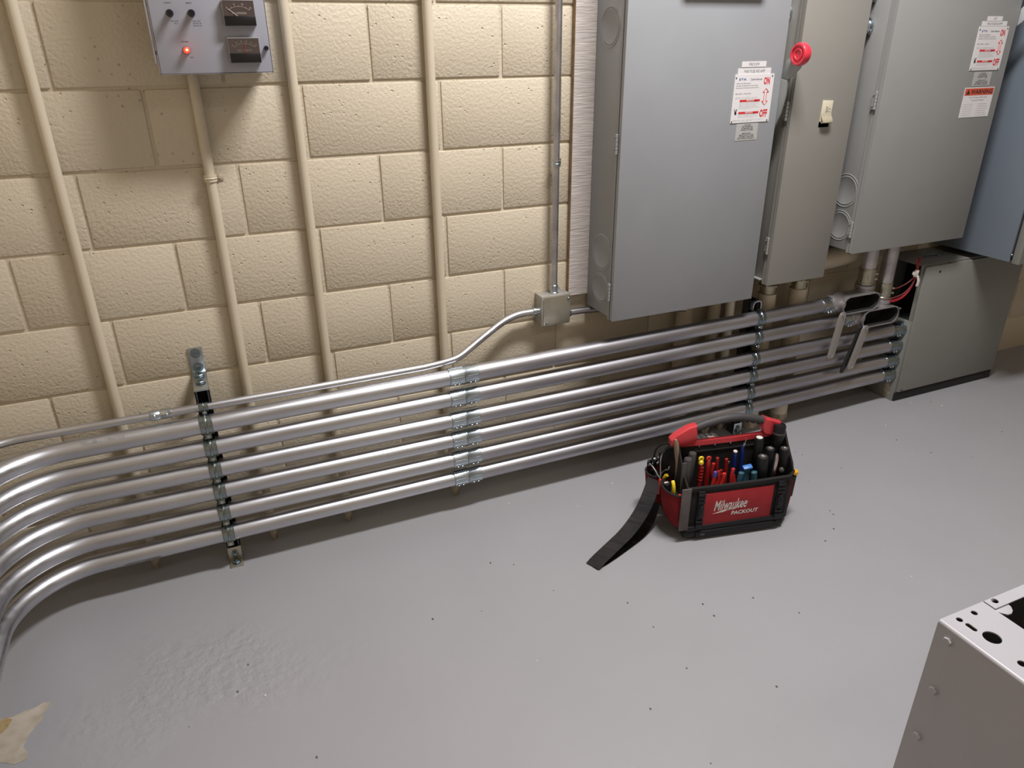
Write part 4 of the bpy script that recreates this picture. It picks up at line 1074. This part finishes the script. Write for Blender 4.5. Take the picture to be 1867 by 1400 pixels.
# top flanges with real holes (built as polygons with hole rims)
def flange(name, x0, y0, x1, y1, holes, mt_):
    bm = B()
    outer = [bm.verts.new((x, y, EZ)) for x, y in ((x0, y0), (x1, y0), (x1, y1), (x0, y1))]
    es = [bm.edges.new((outer[i], outer[(i+1) % 4])) for i in range(4)]
    for (cx, cy, rx, ry) in holes:
        vs = []
        for q in range(24):
            a = 2*PI*q/24
            if abs(rx - ry) < 1e-6: vs.append(bm.verts.new((cx + rx*math.cos(a), cy + ry*math.sin(a), EZ)))
            else:
                r_ = min(rx, ry); ox = (rx - r_) * (1 if math.cos(a) >= 0 else -1); oy = (ry - r_) * (1 if math.sin(a) >= 0 else -1)
                vs.append(bm.verts.new((cx + ox + r_*math.cos(a), cy + oy + r_*math.sin(a), EZ)))
        es += [bm.edges.new((vs[i], vs[(i+1) % len(vs)])) for i in range(len(vs))]
    bmesh.ops.triangle_fill(bm, use_beauty=True, edges=es)
    bmesh.ops.recalc_face_normals(bm, faces=bm.faces)
    if bm.faces and bm.faces[:][0].normal.z < 0: bmesh.ops.reverse_faces(bm, faces=bm.faces)
    r = bmesh.ops.extrude_face_region(bm, geom=bm.faces[:])
    bmesh.ops.translate(bm, vec=(0, 0, -.0024), verts=[v for v in r['geom'] if isinstance(v, bmesh.types.BMVert)])
    return obj(name, bm, mt_, t)
flange('side_flange', EX + .005, -2.35, .2315, EY, [(.191, -1.674, .0056, .0056), (.152, -1.675, .0056, .0056), (.154, -1.696, .0046, .0105), (.164, -1.727, .0148, .0148), (.154, -1.786, .0072, .0072), (.16, -1.98, .0195, .0195)], M_SHEET)
flange('back_flange', .2345, -1.682, EX + .75, EY, [(.253, -1.668, .0065, .0060)], M_SHEET)
bm = B(); prism(bm, [(.2345, -1.676), (.272, -1.676), (.270, -1.688), (.263, -1.696), (.254, -1.700), (.245, -1.699), (.2385, -1.692), (.2345, -1.684)], Matrix.Identity(4), EZ - .0062, EZ - .0030, bev=.0008); obj('corner_tab', bm, M_SHEET, t)
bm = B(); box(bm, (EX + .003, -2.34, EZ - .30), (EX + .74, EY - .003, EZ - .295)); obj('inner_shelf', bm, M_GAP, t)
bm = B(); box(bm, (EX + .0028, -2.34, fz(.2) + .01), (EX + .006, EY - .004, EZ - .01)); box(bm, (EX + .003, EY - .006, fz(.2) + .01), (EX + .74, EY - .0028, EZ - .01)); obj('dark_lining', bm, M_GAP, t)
bm = B()
for zz, yy in BOLTS:
    bm = B(); lathe(bm, [(.0102, 0), (.0102, .0012)], frame((EX, yy, zz), (-1, 0, 0)), 24); hexn(bm, (EX - .0010, yy, zz), (-1, 0, 0), .0080, .0050, rot=.3)
    obj('hex_bolt', bm, M_SHEET, t)

# ------------------------------------------------------------------ tool bag
BA = math.radians(-11.5); BO = Vector((.383, -.659, .0))
BM = Matrix.Translation(BO) @ Matrix.Rotation(BA, 4, 'Z')
bag = thing('tool_bag', 'open red and black tool tote bag full of hand tools on the grey floor', 'tool bag', BO, BA)
def bobj(name, bm, mt_, par=None, sharp=.6): return obj(name, bm, mt_, par or bag, xf=BM, sharp=sharp)
W0, W1 = -.020, .345
D = .245
FU = lambda u, v, z: front(u, v, z)
# base
bm = B(); box(bm, (W0 - .002, -.004, .008), (W1 + .002, D, .042), bev=.012, seg=3)
for u in (.0, .30):
    for v in (.01, D - .03): box(bm, (u, v, 0), (u + .03, v + .02, .012), bev=.003)
bobj('base', bm, M_BASE)
# tray walls
bm = B()
box(bm, (W0, 0, .03), (W1, .007, .200), bev=.002)
box(bm, (W0, D - .007, .03), (W1, D, .200), bev=.002)
bobj('fabric_wall', bm, M_FABRIC)
def FS(u):   # frame for side panels: local x -> v, local y -> z, local z -> -u
    return Matrix(((0, 0, -1, u), (1, 0, 0, 0), (0, 1, 0, 0), (0, 0, 0, 1)))
side = [(0, .03), (0, .196), (.012, .205), (.045, .228), (.085, .275), (.112, .312), (.145, .312), (.17, .275), (.205, .225), (D, .196), (D, .03)]
W2 = .378
bm = B(); prism(bm, [(W1 - .004, 0), (W2, .034), (W2 - .005, .036), (W1 - .008, .006)], Matrix.Identity(4), .03, .200); prism(bm, [(W1 - .004, D), (W2, D - .034), (W2 - .005, D - .036), (W1 - .008, D - .006)], Matrix.Identity(4), .03, .200); prism(bm, [(W1 - .02, .012), (W2, .036), (W2, D - .036), (W1 - .02, D - .012)], Matrix.Identity(4), .014, .042); bobj('corner_wall', bm, M_FABRIC)
bm = B(); tube(bm, [BM @ Vector(p) for p in ((W1 - .004, .001, .2), (W2, .034, .2), (W2, .05, .2))], .0045, 8); obj('binding', bm, M_TRIM, bag)
for u, s in ((W0 + .002, 0), (W2 - .006, 1)):
    bm = B(); sd_ = side if s == 0 else [(max(.034, min(D - .034, a)), b_) for a, b_ in side]
    prism(bm, sd_, FS(u + .004), 0, .006); bobj('end_gusset', bm, M_FABRIC)
    bm = B(); tube(bm, [BM @ Vector((u + .001, a, b_)) for a, b_ in sd_[1:-1]], .0038, 8); obj('binding', bm, M_TRIM, bag)
bm = B(); sweep(bm, [(W0, .003, .200), (.1, .001, .199), (.25, .001, .199), (W1, .003, .200)], rect(.012, .012), up=(0, 0, 1))
sweep(bm, [(W0, D - .003, .200), (W1, D - .003, .200)], rect(.012, .012), up=(0, 0, 1)); bobj('rim_binding', bm, M_TRIM)
# front panel
bm = B(); box(bm, (.040, -.0035, .056), (.288, .002, .180), bev=.001); rp = bobj('red_front_panel', bm, M_REDFAB)
F = front(0, -.0038, 0)
bm = text_bm('Milwaukee', F, .077, .108, .118, .040, shear=.28, bold=.012, t=.0004)
# lightning underline
prism(bm, [(.074, .098), (.128, .112), (.118, .103), (.200, .128), (.143, .103), (.152, .111), (.110, .100)], F, 0, .0004)
M6 = F @ Matrix.Rotation(math.radians(0), 4, 'Z')
join(bm, text_bm('PACKOUT', F, .142, .084, .098, .0150, shear=.1, bold=.03, t=.0004))
# tilt the print upward to the right a little
bobj('logo_print', bm, M_THREAD, rp)
# grey corner webbing and buckles
bm = B(); box(bm, (W0 - .024, -.0075, .048), (W0 + .009, -.0015, .210), bev=.002, xf=Matrix.Identity(4)); bobj('grey_corner_strip', bm, M_GTRIM)
for u in (.014, .300):
    bm = B(); box(bm, (u, -.010, .050), (u + .024, -.003, .195), bev=.002)
    for z in (.060, .075, .150, .165, .178): box(bm, (u - .001, -.014, z), (u + .024, -.009, z + .009), bev=.0015)
    box(bm, (u + .003, -.016, .098), (u + .022, -.009, .135), bev=.003); box(bm, (u + .006, -.018, .128), (u + .019, -.011, .143), bev=.002)
    bobj('buckle_strap', bm, M_BASE)
bm = B(); box(bm, (W0 + .004, -.006, .040), (W1 - .004, .0, .058), bev=.002); box(bm, (.02, -.008, .012), (W1 - .03, -.002, .036), bev=.002); bobj('front_sill', bm, M_BASE)
bm = B(); box(bm, (.035, -.0095, .020), (.052, -.0078, .026), bev=.0006); bobj('foot_mark', bm, M_TGRY)
# centre panel
bm = B(); prism(bm, [(W0 + .004, .04), (W1 - .006, .04), (W1 - .006, .292), (W0 + .004, .296)], front(0, .140, 0), 0, .012)
cp = bobj('centre_panel', bm, M_FABRIC)
bm = B(); box(bm, (W0 + .005, .125, .262), (W1 - .008, .129, .266)); bobj('seam', bm, M_GAP, cp)
bm = B()
for u in (.012, .068, .125, .183, .240, .296): lathe(bm, [(.0042, 0), (.0035, .0025), (0, .003)], front(u, .128, .283), 12)
pieces('rivet', bm, M_ZDARK, cp, BM)
# interior pocket walls
bm = B(); box(bm, (W0 + .01, .008, .035), (W1 - .01, D - .01, .045)); bobj('inner_floor', bm, M_FABRIC)
# handle
bm = B()
sweep(bm, smooth_path([(-.012, .133, .300), (.02, .133, .297), (.16, .133, .2945), (.30, .133, .297), (.345, .133, .304)], 2), rect(.018, .014), up=(0, 1, 0))
def hpost(pl):
    prism(bm, pl, front(0, .149, 0), 0, .032, bev=.004)
hpost([(-.035, .298), (.012, .298), (.052, .308), (.048, .335), (.050, .368), (.022, .362), (-.022, .338), (-.038, .322)])
hpost([(.302, .304), (.330, .302), (.372, .305), (.380, .325), (.366, .340), (.330, .352), (.296, .368), (.290, .340), (.296, .318)])
bobj('handle_frame', bm, M_REDPL)
bm = B()
gp = smooth_path([(.030, .133, .346), (.075, .133, .362), (.13, .133, .374), (.19, .133, .378), (.25, .133, .368), (.305, .133, .350)], 3)
sc_ = []
for i, p in enumerate(gp): sc_.append(1.0 + (.06 if i % 2 else 0))
tube(bm, gp, .0135, 18, scales=sc_)
gr = bobj('handle_grip', bm, M_GRIP)
bm = B()
for i in range(26):
    q = gp[min(len(gp) - 1, int((i + 3) / 32 * len(gp)))]
    box(bm, (q.x - .0016, q.y - .008, q.z - .0158), (q.x + .0016, q.y + .008, q.z - .010))
bobj('grip_rib', bm, M_BASE, gr)

# left end pouches
def pouch(name, u0, u1, v0, v1, z0, z1, bulge, mt_, open_depth=.03, left=True):
    """half-oval pocket bulging away from the end panel; left=True bulges to -u"""
    bm = B(); n = 16; rows = []
    s = -1 if left else 1; uw = u0
    for zi, (z, k) in enumerate(((z0, .55), (z0 + .02, .75), ((z0+z1)/2, .95), (z1 - .01, 1.04), (z1, 1.0))):
        rows.append([bm.verts.new((uw + s * bulge * k * math.sin(PI * q / n) ** .7, v0 + (v1 - v0) * (.5 - .5 * math.cos(PI * q / n)) * 1.0, z)) for q in range(n + 1)])
    for r0, r1 in zip(rows, rows[1:]):
        for q in range(n): bm.faces.new((r0[q], r0[q+1], r1[q+1], r1[q]))
    bmesh.ops.solidify(bm, geom=bm.faces[:], thickness=.0025)
    o = bobj(name, bm, mt_)
    bm = B(); tube(bm, [(uw + s * (bulge * 1.01) * math.sin(PI * q / n) ** .7, v0 + (v1 - v0) * (.5 - .5 * math.cos(PI * q / n)), z1) for q in range(n + 1)], .0038, 8)
    bobj('pocket_binding', bm, M_TRIM, o)
    bm = B(); prism(bm, [(uw + s * (bulge * .94) * math.sin(PI * q / n) ** .7, v0 + .003 + (v1 - v0 - .006) * (.5 - .5 * math.cos(PI * q / n))) for q in range(n + 1)], Matrix.Identity(4), z1 - open_depth - .002, z1 - open_depth); bobj('pocket_inside', bm, M_GAP, o)
    return o
pouch('front_end_pocket', W0 - .001, 0, .004, .125, .050, .178, .055, M_REDFAB)
pouch('rear_end_pocket', W0 - .001, 0, .150, .240, .050, .160, .062, M_REDFAB)
pouch('right_end_pocket', W2 + .001, 0, .040, .200, .045, .165, .030, M_REDFAB, left=False)
# shoulder strap lying out on the floor
bm = B()
sp = smooth_path([(-.062, .165, .150), (-.075, .150, .158), (-.092, .125, .140), (-.135, .085, .085), (-.20, .045, .035), (-.27, .005, .014), (-.335, -.045, .009), (-.352, -.060, .006), (-.356, -.062, .0035)], 3)
up = Vector((.55, -.83, 0))
def ribbon(bm, pts, w, t_, side):
    rows = []
    for p in pts:
        a = p + side * w/2; b_ = p - side * w/2
        rows.append([bm.verts.new(a), bm.verts.new(b_)])
    for r0, r1 in zip(rows, rows[1:]): bm.faces.new((r0[0], r0[1], r1[1], r1[0]))
    bmesh.ops.solidify(bm, geom=bm.faces[:], thickness=t_)
sd = Vector((.60, -.80, .0)).normalized()
ribbon(bm, sp, .052, .003, sd); bobj('shoulder_strap', bm, M_STRAP, sharp=1.2)
bm = B()
sp2 = smooth_path([(-.358, -.060, .0032), (-.30, -.030, .003), (-.22, .020, .004), (-.15, .065, .006), (-.10, .105, .03), (-.074, .135, .08)], 3)
ribbon(bm, sp2, .050, .0025, Vector((.50, -.86, 0))); bobj('strap_underside', bm, M_STRAP, sharp=1.2)

# ------------------------------------------------------------------ tools in the bag (each a thing)
def tool(name, label, cat, u, v, z, group=None):
    P = BM @ Vector((u, v, z)); return thing(name, label, cat, P, BA, group)
def T(o_name, bm, mt_, par): return obj(o_name, bm, mt_, par, xf=BM)
def rod(bm, a, b_, r, n=16, cap='dome', r2=None):
    a, b_ = Vector(a), Vector(b_); L = (b_ - a).length; r2 = r2 or r
    lathe(bm, [(r2*.9, 0), (r2, .004), (r, L - r*.9), (r*.93, L - r*.4), (r*.7, L - r*.12), (0, L)] if cap == 'dome' else [(r2*.9, 0), (r2, .003), (r, L - .003), (r*.94, L - .0008), (r*.86, L)], frame(a, b_ - a), n)

t = tool('putty_knife', 'worn wooden tool handle standing at the left end of the bag below the red grip', 'hand tool', -.02, .10, .12)
bm = B(); sweep(bm, [(-.016, .102, .19), (-.019, .102, .25), (-.026, .100, .29), (-.031, .098, .325), (-.034, .098, .338)], [(.0085*math.cos(a), .0062*math.sin(a)) for a in [2*PI*i/16 for i in range(16)]], scales=[.6, .85, 1.15, 1.2, .6]); T('handle', bm, M_WOOD, t)
bm = B(); box(bm, (-.024, .098, .08), (-.006, .1005, .195)); T('blade', bm, M_TGRY, t)
bm = B(); lathe(bm, [(.003, 0), (.003, .001)], front(-.031, .0918, .322), 10); T('hang_hole', bm, M_GAP, t)

def gripstick(label, a, b_, r, mt1, mt2, capn=True, group=None, name='screwdriver', mark=None, cat='screwdriver'):
    t = tool(name, label, cat, a[0], a[1], a[2], group)
    bm = B(); rod(bm, a, b_, r, 18, 'flat'); h = T('handle', bm, mt1, t)
    d = (Vector(b_) - Vector(a)).normalized()
    bm = B(); q = Vector(b_)
    lathe(bm, [(r*.70, -.0005), (r*.70, .0006)], frame(q, d), 18); T('end_cap', bm, mt2, t)
    if mark: bm = B(); F = frame(q + d*.0008, d, (0, 1, 0)); join(bm, text_bm(mark, F, 0, -r*.3, None, r*.65, align='CENTER')); T('end_mark', bm, M_THREAD, t)
    bm = B(); cyl(bm, Vector(a) - d*.06, Vector(a), .0035, 10); T('shaft', bm, M_STEEL, t)
    return t
GD = 'black handled drivers at the right end of the bag'
gripstick('dark grey round handle, front of a pair at the left inside the bag', (-.004, .055, .17), (-.002, .06, .285), .0130, M_TGRY, M_TGRY, name='driver', group='dark grey round handles')
gripstick('dark grey round handle, behind the other at the left inside the bag', (.018, .082, .17), (.026, .086, .288), .0125, M_TGRY, M_TGRY, name='driver', group='dark grey round handles')
t = tool('flat_file', 'flat dark grey steel bar at the left inside the bag', 'file', -.02, .045, .1); bm = B(); box(bm, (-.028, .043, .10), (-.012, .048, .278), bev=.001); T('bar', bm, M_TGRY, t)
gripstick('black driver handle with a white end, tallest of the front row at right', (.275, .100, .18), (.272, .100, .307), .0155, M_TBLK, M_THREAD, group=GD)
gripstick('black driver handle with a circular mark, between the white ended one and the far right', (.312, .092, .16), (.313, .090, .266), .0165, M_TBLK, M_TGRY, group=GD, mark='G')
gripstick('thickest black driver handle with a silver mark on top, in front at right', (.270, .048, .13), (.263, .050, .264), .0190, M_TBLK, M_TGRY, group=GD, mark='II')
gripstick('black driver handle at the far right corner of the bag', (.358, .068, .14), (.354, .070, .272), .0170, M_TBLK, M_TGRY, group=GD, mark='4')
gripstick('black driver handle behind the far right corner of the bag', (.368, .118, .16), (.372, .120, .276), .0150, M_TBLK, M_TGRY, group=GD)
t = tool('flashlight', 'tall black flashlight standing against the right end of the red handle', 'flashlight', .345, .115, .12)
bm = B(); lathe(bm, [(.014, 0), (.014, .12), (.0185, .14), (.0205, .16), (.0205, .195), (.018, .2), (.017, .196), (0, .196)], Matrix.Translation((.345, .104, .145)), 24); T('body', bm, M_TBLK, t)
bm = B(); lathe(bm, [(.0205, 0), (.0215, .002), (.0215, .006), (.0205, .008)], Matrix.Translation((.345, .104, .31)), 24); T('bezel', bm, M_TGRY, t)
t = tool('utility_knife', 'silver and orange utility knife upright at the right front of the bag', 'knife', .302, .035, .12)
bm = B(); sweep(bm, [(.296, .036, .15), (.299, .037, .20), (.303, .038, .25), (.306, .039, .268), (.307, .039, .275)], [(.0115*math.cos(a), .007*math.sin(a)) for a in [2*PI*i/18 for i in range(18)]], scales=[.9, 1, 1.02, .85, .4]); T('body', bm, M_STEEL, t)
bm = B(); sweep(bm, [(.300, .0290, .19), (.304, .0305, .235), (.307, .0315, .258)], rect(.008, .004), up=(0, 1, 0), scales=[.6, 1, .7]); T('orange_insert', bm, M_ORG, t)
t = tool('ball_end_tool', 'small black rounded tool end at the right front rim', 'hand tool', .341, .05, .17)
bm = B(); lathe(bm, [(0, 0), (.007, .003), (.0095, .010), (.0085, .017), (.004, .022), (0, .023)], Matrix.Translation((.340, .048, .188)), 16); T('knob', bm, M_TGRY, t)
bm = B(); cyl(bm, (.340, .048, .12), (.340, .048, .19), .005, 10); T('shaft', bm, M_TBLK, t)

# single handles
def stick(name, label, cat, pts, r, mt1, tip=None, tipm=None, flat=1.0, group=None):
    t = tool(name, label, cat, pts[0][0], pts[0][1], pts[0][2], group)
    P = smooth_path(pts, 2); n = len(P); sc = [min(1.0, .55 + .45 * math.sin(min(1, (n - 1 - i) / 3) * PI/2)) for i in range(n)]
    bm = B(); sweep(bm, P, [(r*math.cos(a), r*flat*math.sin(a)) for a in [2*PI*i/14 for i in range(14)]], scales=sc, up=(0, 1, 0)); T('handle', bm, mt1, t)
    if tip:
        bm = B(); sweep(bm, [P[-1] + (P[-tip] - P[-1]) * 1.0, P[-2], P[-1], P[-1] + (P[-1] - P[-2]).normalized() * r * .3], [(r*1.12*math.cos(a), r*flat*1.12*math.sin(a)) for a in [2*PI*i/14 for i in range(14)]], scales=[1, 1, .9, .5], up=(0, 1, 0)); T('tip', bm, tipm, t)
    return t
t = stick('cable_ripper', 'dark red handle with a bright yellow looped end, among the left pliers', 'hand tool', [(.052, .07, .15), (.054, .07, .21), (.050, .07, .262)], .0078, M_HRED, 3, M_YEL)
bm = B(); ring(bm, (.050, .0705, .270), (0, 1, 0), .0062, .0038, 20, 8); T('yellow_loop', bm, M_YEL, t)
bm = B()
for z in (.19, .202, .214, .226, .238): ring(bm, (.0535, .07, z), (.1, 0, 1), .0078, .0011, 14, 5)
T('grip_ridge', bm, M_HRED2, t)
t = stick('hole_handle_pliers', 'dark red handle with a hole through its end, next to the yellow looped one', 'hand tool', [(.077, .07, .15), (.078, .07, .21), (.077, .07, .262)], .0085, M_HRED)
bm = B(); ring(bm, (.077, .0695, .268), (0, 1, 0), .0058, .0038, 20, 8); T('end_loop', bm, M_HRED2, t)
def pliers(label, joint, a, b_, r, m1, m2=None, group=None, tipm=None):
    """pliers stuck head down: two handles rising from a joint"""
    t = tool('pliers', label, 'pliers', joint[0], joint[1], joint[2], group)
    for k, (e, mm) in enumerate(((a, m1), (b_, m2 or m1))):
        J = Vector(joint); E = Vector(e); mid = (J + E) / 2 + Vector(((E.x - J.x) * .55 + (-.004 if k == 0 else .004), 0, 0))
        P = smooth_path([J, mid, E], 3); n = len(P); sc = [min(1.0, .5 + .5 * math.sin(min(1, (n - 1 - i) / 2) * PI/2)) for i in range(n)]
        bm = B(); sweep(bm, P, [(r*math.cos(q), r*.8*math.sin(q)) for q in [2*PI*i/14 for i in range(14)]], scales=sc, up=(0, 1, 0)); h = T('grip', bm, mm, t)
        if tipm and k == 0:
            bm = B(); sweep(bm, [P[-8], P[-4], P[-1], P[-1] + (P[-1]-P[-3]).normalized()*r*.3], [(r*1.1*math.cos(q), r*.9*math.sin(q)) for q in [2*PI*i/14 for i in range(14)]], scales=[1, 1, .85, .4], up=(0, 1, 0)); T('grip_tip', bm, tipm, t)
    bm = B(); J = Vector(joint); box(bm, (J.x - .010, J.y - .005, J.z - .07), (J.x + .010, J.y + .005, J.z + .008), bev=.003); T('jaws', bm, M_STEEL, t)
    return t
GP = 'red handled pliers in the bag'
pliers('red handled pliers, back row left, handles close together', (.118, .083, .15), (.103, .080, .241), (.114, .080, .262), .0062, M_HRED2, M_HRED, GP)
pliers('red handled pliers, back row, left of the navy drivers', (.156, .083, .14), (.140, .09, .205), (.148, .080, .253), .0064, M_HRED, M_HRED, GP)
pliers('red pliers in front with one violet tipped handle', (.070, .030, .15), (.086, .032, .239), (.100, .040, .236), .0066, M_HRED2, M_HRED, GP, M_PURP)
pliers('bright red pliers in the front row centre, leaning right', (.094, .030, .15), (.118, .030, .231), (.122, .050, .215), .0070, M_HRED2, M_HRED, GP)
pliers('red handled pliers in front of the navy drivers', (.160, .040, .14), (.154, .040, .238), (.168, .06, .20), .0064, M_HRED2, M_HRED, GP)
pliers('teal handled pliers with two rounded grips, right of centre in front', (.196, .030, .13), (.180, .030, .225), (.226, .030, .221), .0105, M_TEAL, M_TEAL)
t = tool('blue_cap_tool', 'tool with a sky blue square cap above the teal pliers', 'hand tool', .212, .052, .15)
bm = B(); box(bm, (-.016, -.008, -.006), (.016, .010, .006), bev=.003, xf=Matrix.Translation((.212, .050, .226)) @ Matrix.Rotation(.35, 4, 'X') @ Matrix.Rotation(-.15, 4, 'Y')); T('cap', bm, M_LBLU, t)
bm = B(); box(bm, (.202, .046, .12), (.222, .056, .222), bev=.002); T('shaft', bm, M_TEAL, t)
t = stick('nut_driver', 'navy blue driver handle with a white end, the left of two', 'nut driver', [(.192, .10, .14), (.191, .10, .21), (.189, .10, .262)], .0072, M_BLU, group='navy blue driver handles')
bm = B(); lathe(bm, [(.0072, 0), (.0072, .004), (.005, .006), (0, .006)], Matrix.Translation((.189, .10, .261)), 16); T('white_end', bm, M_THREAD, t)
t = stick('nut_driver', 'navy blue driver with a pocket clip, the right and taller of two', 'nut driver', [(.224, .108, .14), (.222, .108, .21), (.220, .109, .278)], .0070, M_BLU, group='navy blue driver handles')
bm = B(); box(bm, (.216, .100, .274), (.224, .104, .290), bev=.001); cyl(bm, (.222, .104, .285), (.228, .106, .306), .002, 8); T('clip', bm, M_STEEL, t)
t = tool('loose_clip', 'small bright metal clip behind the red pliers in the bag', 'clip', .165, .095, .2); bm = B(); ring(bm, (.166, .094, .226), (0, 1, .3), .005, .0018, 14, 6); box(bm, (.160, .092, .205), (.166, .096, .224)); T('clip', bm, M_STEEL, t)

# dark plastic case behind the centre panel
t = tool('plastic_case', 'black plastic bit case with a red and grey print, behind the red handle bar', 'case', .125, .19, .2)
bm = B(); box(bm, (.080, .165, .16), (.172, .215, .276), bev=.005)
for k in range(4): box(bm, (.088 + k*.02, .168, .276), (.100 + k*.02, .212, .280), bev=.001)
T('case', bm, M_TGRY, t)
bm = B(); box(bm, (.128, .172, .2805), (.152, .180, .2812)); T('red_print', bm, M_ORG, t)
bm = B(); box(bm, (.126, .184, .2805), (.150, .188, .2812)); T('grey_print', bm, M_SILVLAB, t)

# right pocket tools
t = tool('tester_pen', 'black pen tester with an amber yellow cap in the right end pocket', 'tester', .378, .055, .1)
bm = B(); cyl(bm, (.392, .050, .09), (.396, .050, .176), .0070, 16); T('body', bm, M_TBLK, t)
bm = B(); lathe(bm, [(.0095, 0), (.0100, .004), (.0095, .011), (.007, .014), (0, .014)], frame((.3962, .050, .176), (.04, .0, 1)), 16); T('cap', bm, M_YEL2, t)
t = tool('grey_driver', 'slim grey ended driver in the right end pocket behind the yellow capped pen', 'screwdriver', .378, .09, .1)
bm = B(); rod(bm, (.392, .085, .10), (.396, .090, .212), .006, 12); T('handle', bm, M_TGRY, t)

# left pocket tools
t = tool('snips', 'yellow handled snips standing in the left front pocket', 'snips', -.045, .07, .1)
bm = B(); tube(bm, smooth_path([(-.045, .062, .13), (-.046, .050, .165), (-.047, .054, .192), (-.046, .066, .200)], 3), .0062, 12); T('handle', bm, M_YEL, t)
bm = B(); tube(bm, smooth_path([(-.050, .115, .13), (-.052, .125, .165), (-.050, .118, .190), (-.046, .110, .196)], 3), .0055, 12); T('handle', bm, M_YEL, t)
bm = B(); box(bm, (-.050, .075, .08), (-.045, .105, .135), bev=.002); T('blade', bm, M_STEEL, t)
t = tool('capped_tool', 'black capped tool with a white print between the yellow handles', 'hand tool', -.05, .09, .1)
bm = B(); rod(bm, (-.050, .086, .10), (-.056, .090, .180), .0145, 18, 'flat'); T('body', bm, M_TBLK, t)
bm = B(); F = frame((-.0567, .0905, .1806), (-.08, .05, 1), (0, 1, 0)); join(bm, text_bm('#2', F, 0, -.005, None, .011, align='CENTER', bold=.03)); T('print', bm, M_THREAD, t)
for lb, p in (('small round red tool end at the back rim of the left front pocket', (-.062, .128, .172)), ('small round red tool end at the front rim of the left front pocket', (-.040, .018, .178))):
    t = tool('red_tool_end', lb, 'hand tool', *p, group='small red tool ends'); bm = B(); rod(bm, (p[0], p[1], p[2] - .06), p, .0055, 14); T('end', bm, M_HRED2, t)
t = tool('socket_wrench', 'black square headed ratchet in the rear left pocket', 'wrench', -.05, .2, .12)
bm = B(); box(bm, (-.010, -.010, -.009), (.010, .010, .009), bev=.003, xf=Matrix.Translation((-.048, .215, .196)) @ Matrix.Rotation(.5, 4, 'Z') @ Matrix.Rotation(.35, 4, 'X')); bm2 = bm; cyl(bm, (-.048, .212, .10), (-.048, .214, .19), .006, 12); T('head', bm, M_TBLK, t)
bm = B(); cyl(bm, (-.052, .208, .203), (-.054, .205, .208), .004, 12); T('drive', bm, M_STEEL, t)
t = tool('locking_pliers', 'dark metal crimping pliers leaning in the rear left pocket', 'pliers', -.05, .22, .1)
bm = B(); tube(bm, smooth_path([(-.060, .205, .12), (-.070, .222, .170), (-.062, .232, .188), (-.050, .236, .170)], 3), .0045, 10)
tube(bm, smooth_path([(-.056, .190, .12), (-.066, .200, .165), (-.060, .180, .178), (-.052, .160, .172)], 3), .0042, 10); T('handle', bm, M_TBLK, t)
bm = B(); tube(bm, smooth_path([(-.068, .222, .172), (-.066, .200, .186), (-.060, .175, .176), (-.060, .150, .170), (-.058, .130, .168)], 3), .0028, 8); T('steel_edge', bm, M_STEEL, t)
t = tool('spring_hook', 'bent bright wire hook standing up at the left end of the bag', 'hook', -.04, .15, .15)
bm = B(); tube(bm, smooth_path([(-.050, .150, .165), (-.048, .165, .200), (-.046, .172, .225), (-.044, .168, .250)], 3), .0030, 8)
tube(bm, smooth_path([(-.050, .150, .180), (-.045, .130, .205), (-.042, .112, .215), (-.042, .108, .232)], 3), .0028, 8); T('wire', bm, M_STEEL, t)
t = tool('canvas_flap', 'worn dark fabric tab folded over the top of the left end', 'fabric tab', -.02, .17, .2)
bm = B(); ribbon(bm, smooth_path([(-.020, .118, .305), (-.034, .135, .296), (-.048, .155, .268), (-.052, .175, .235)], 3), .034, .003, Vector((.5, .45, .1)).normalized()); obj('flap', bm, M_GRIP, t, xf=BM, sharp=1.2)
bm = B(); tube(bm, smooth_path([(-.030, .135, .300), (-.045, .17, .285), (-.055, .20, .25), (-.055, .21, .21)], 3), .003, 8); T('cord', bm, M_TRIM, t)

# ------------------------------------------------------------------ final checks
for o in SC.objects:
    if o.type == 'MESH' and not o.data.materials: o.data.materials.append(M_SHEET)
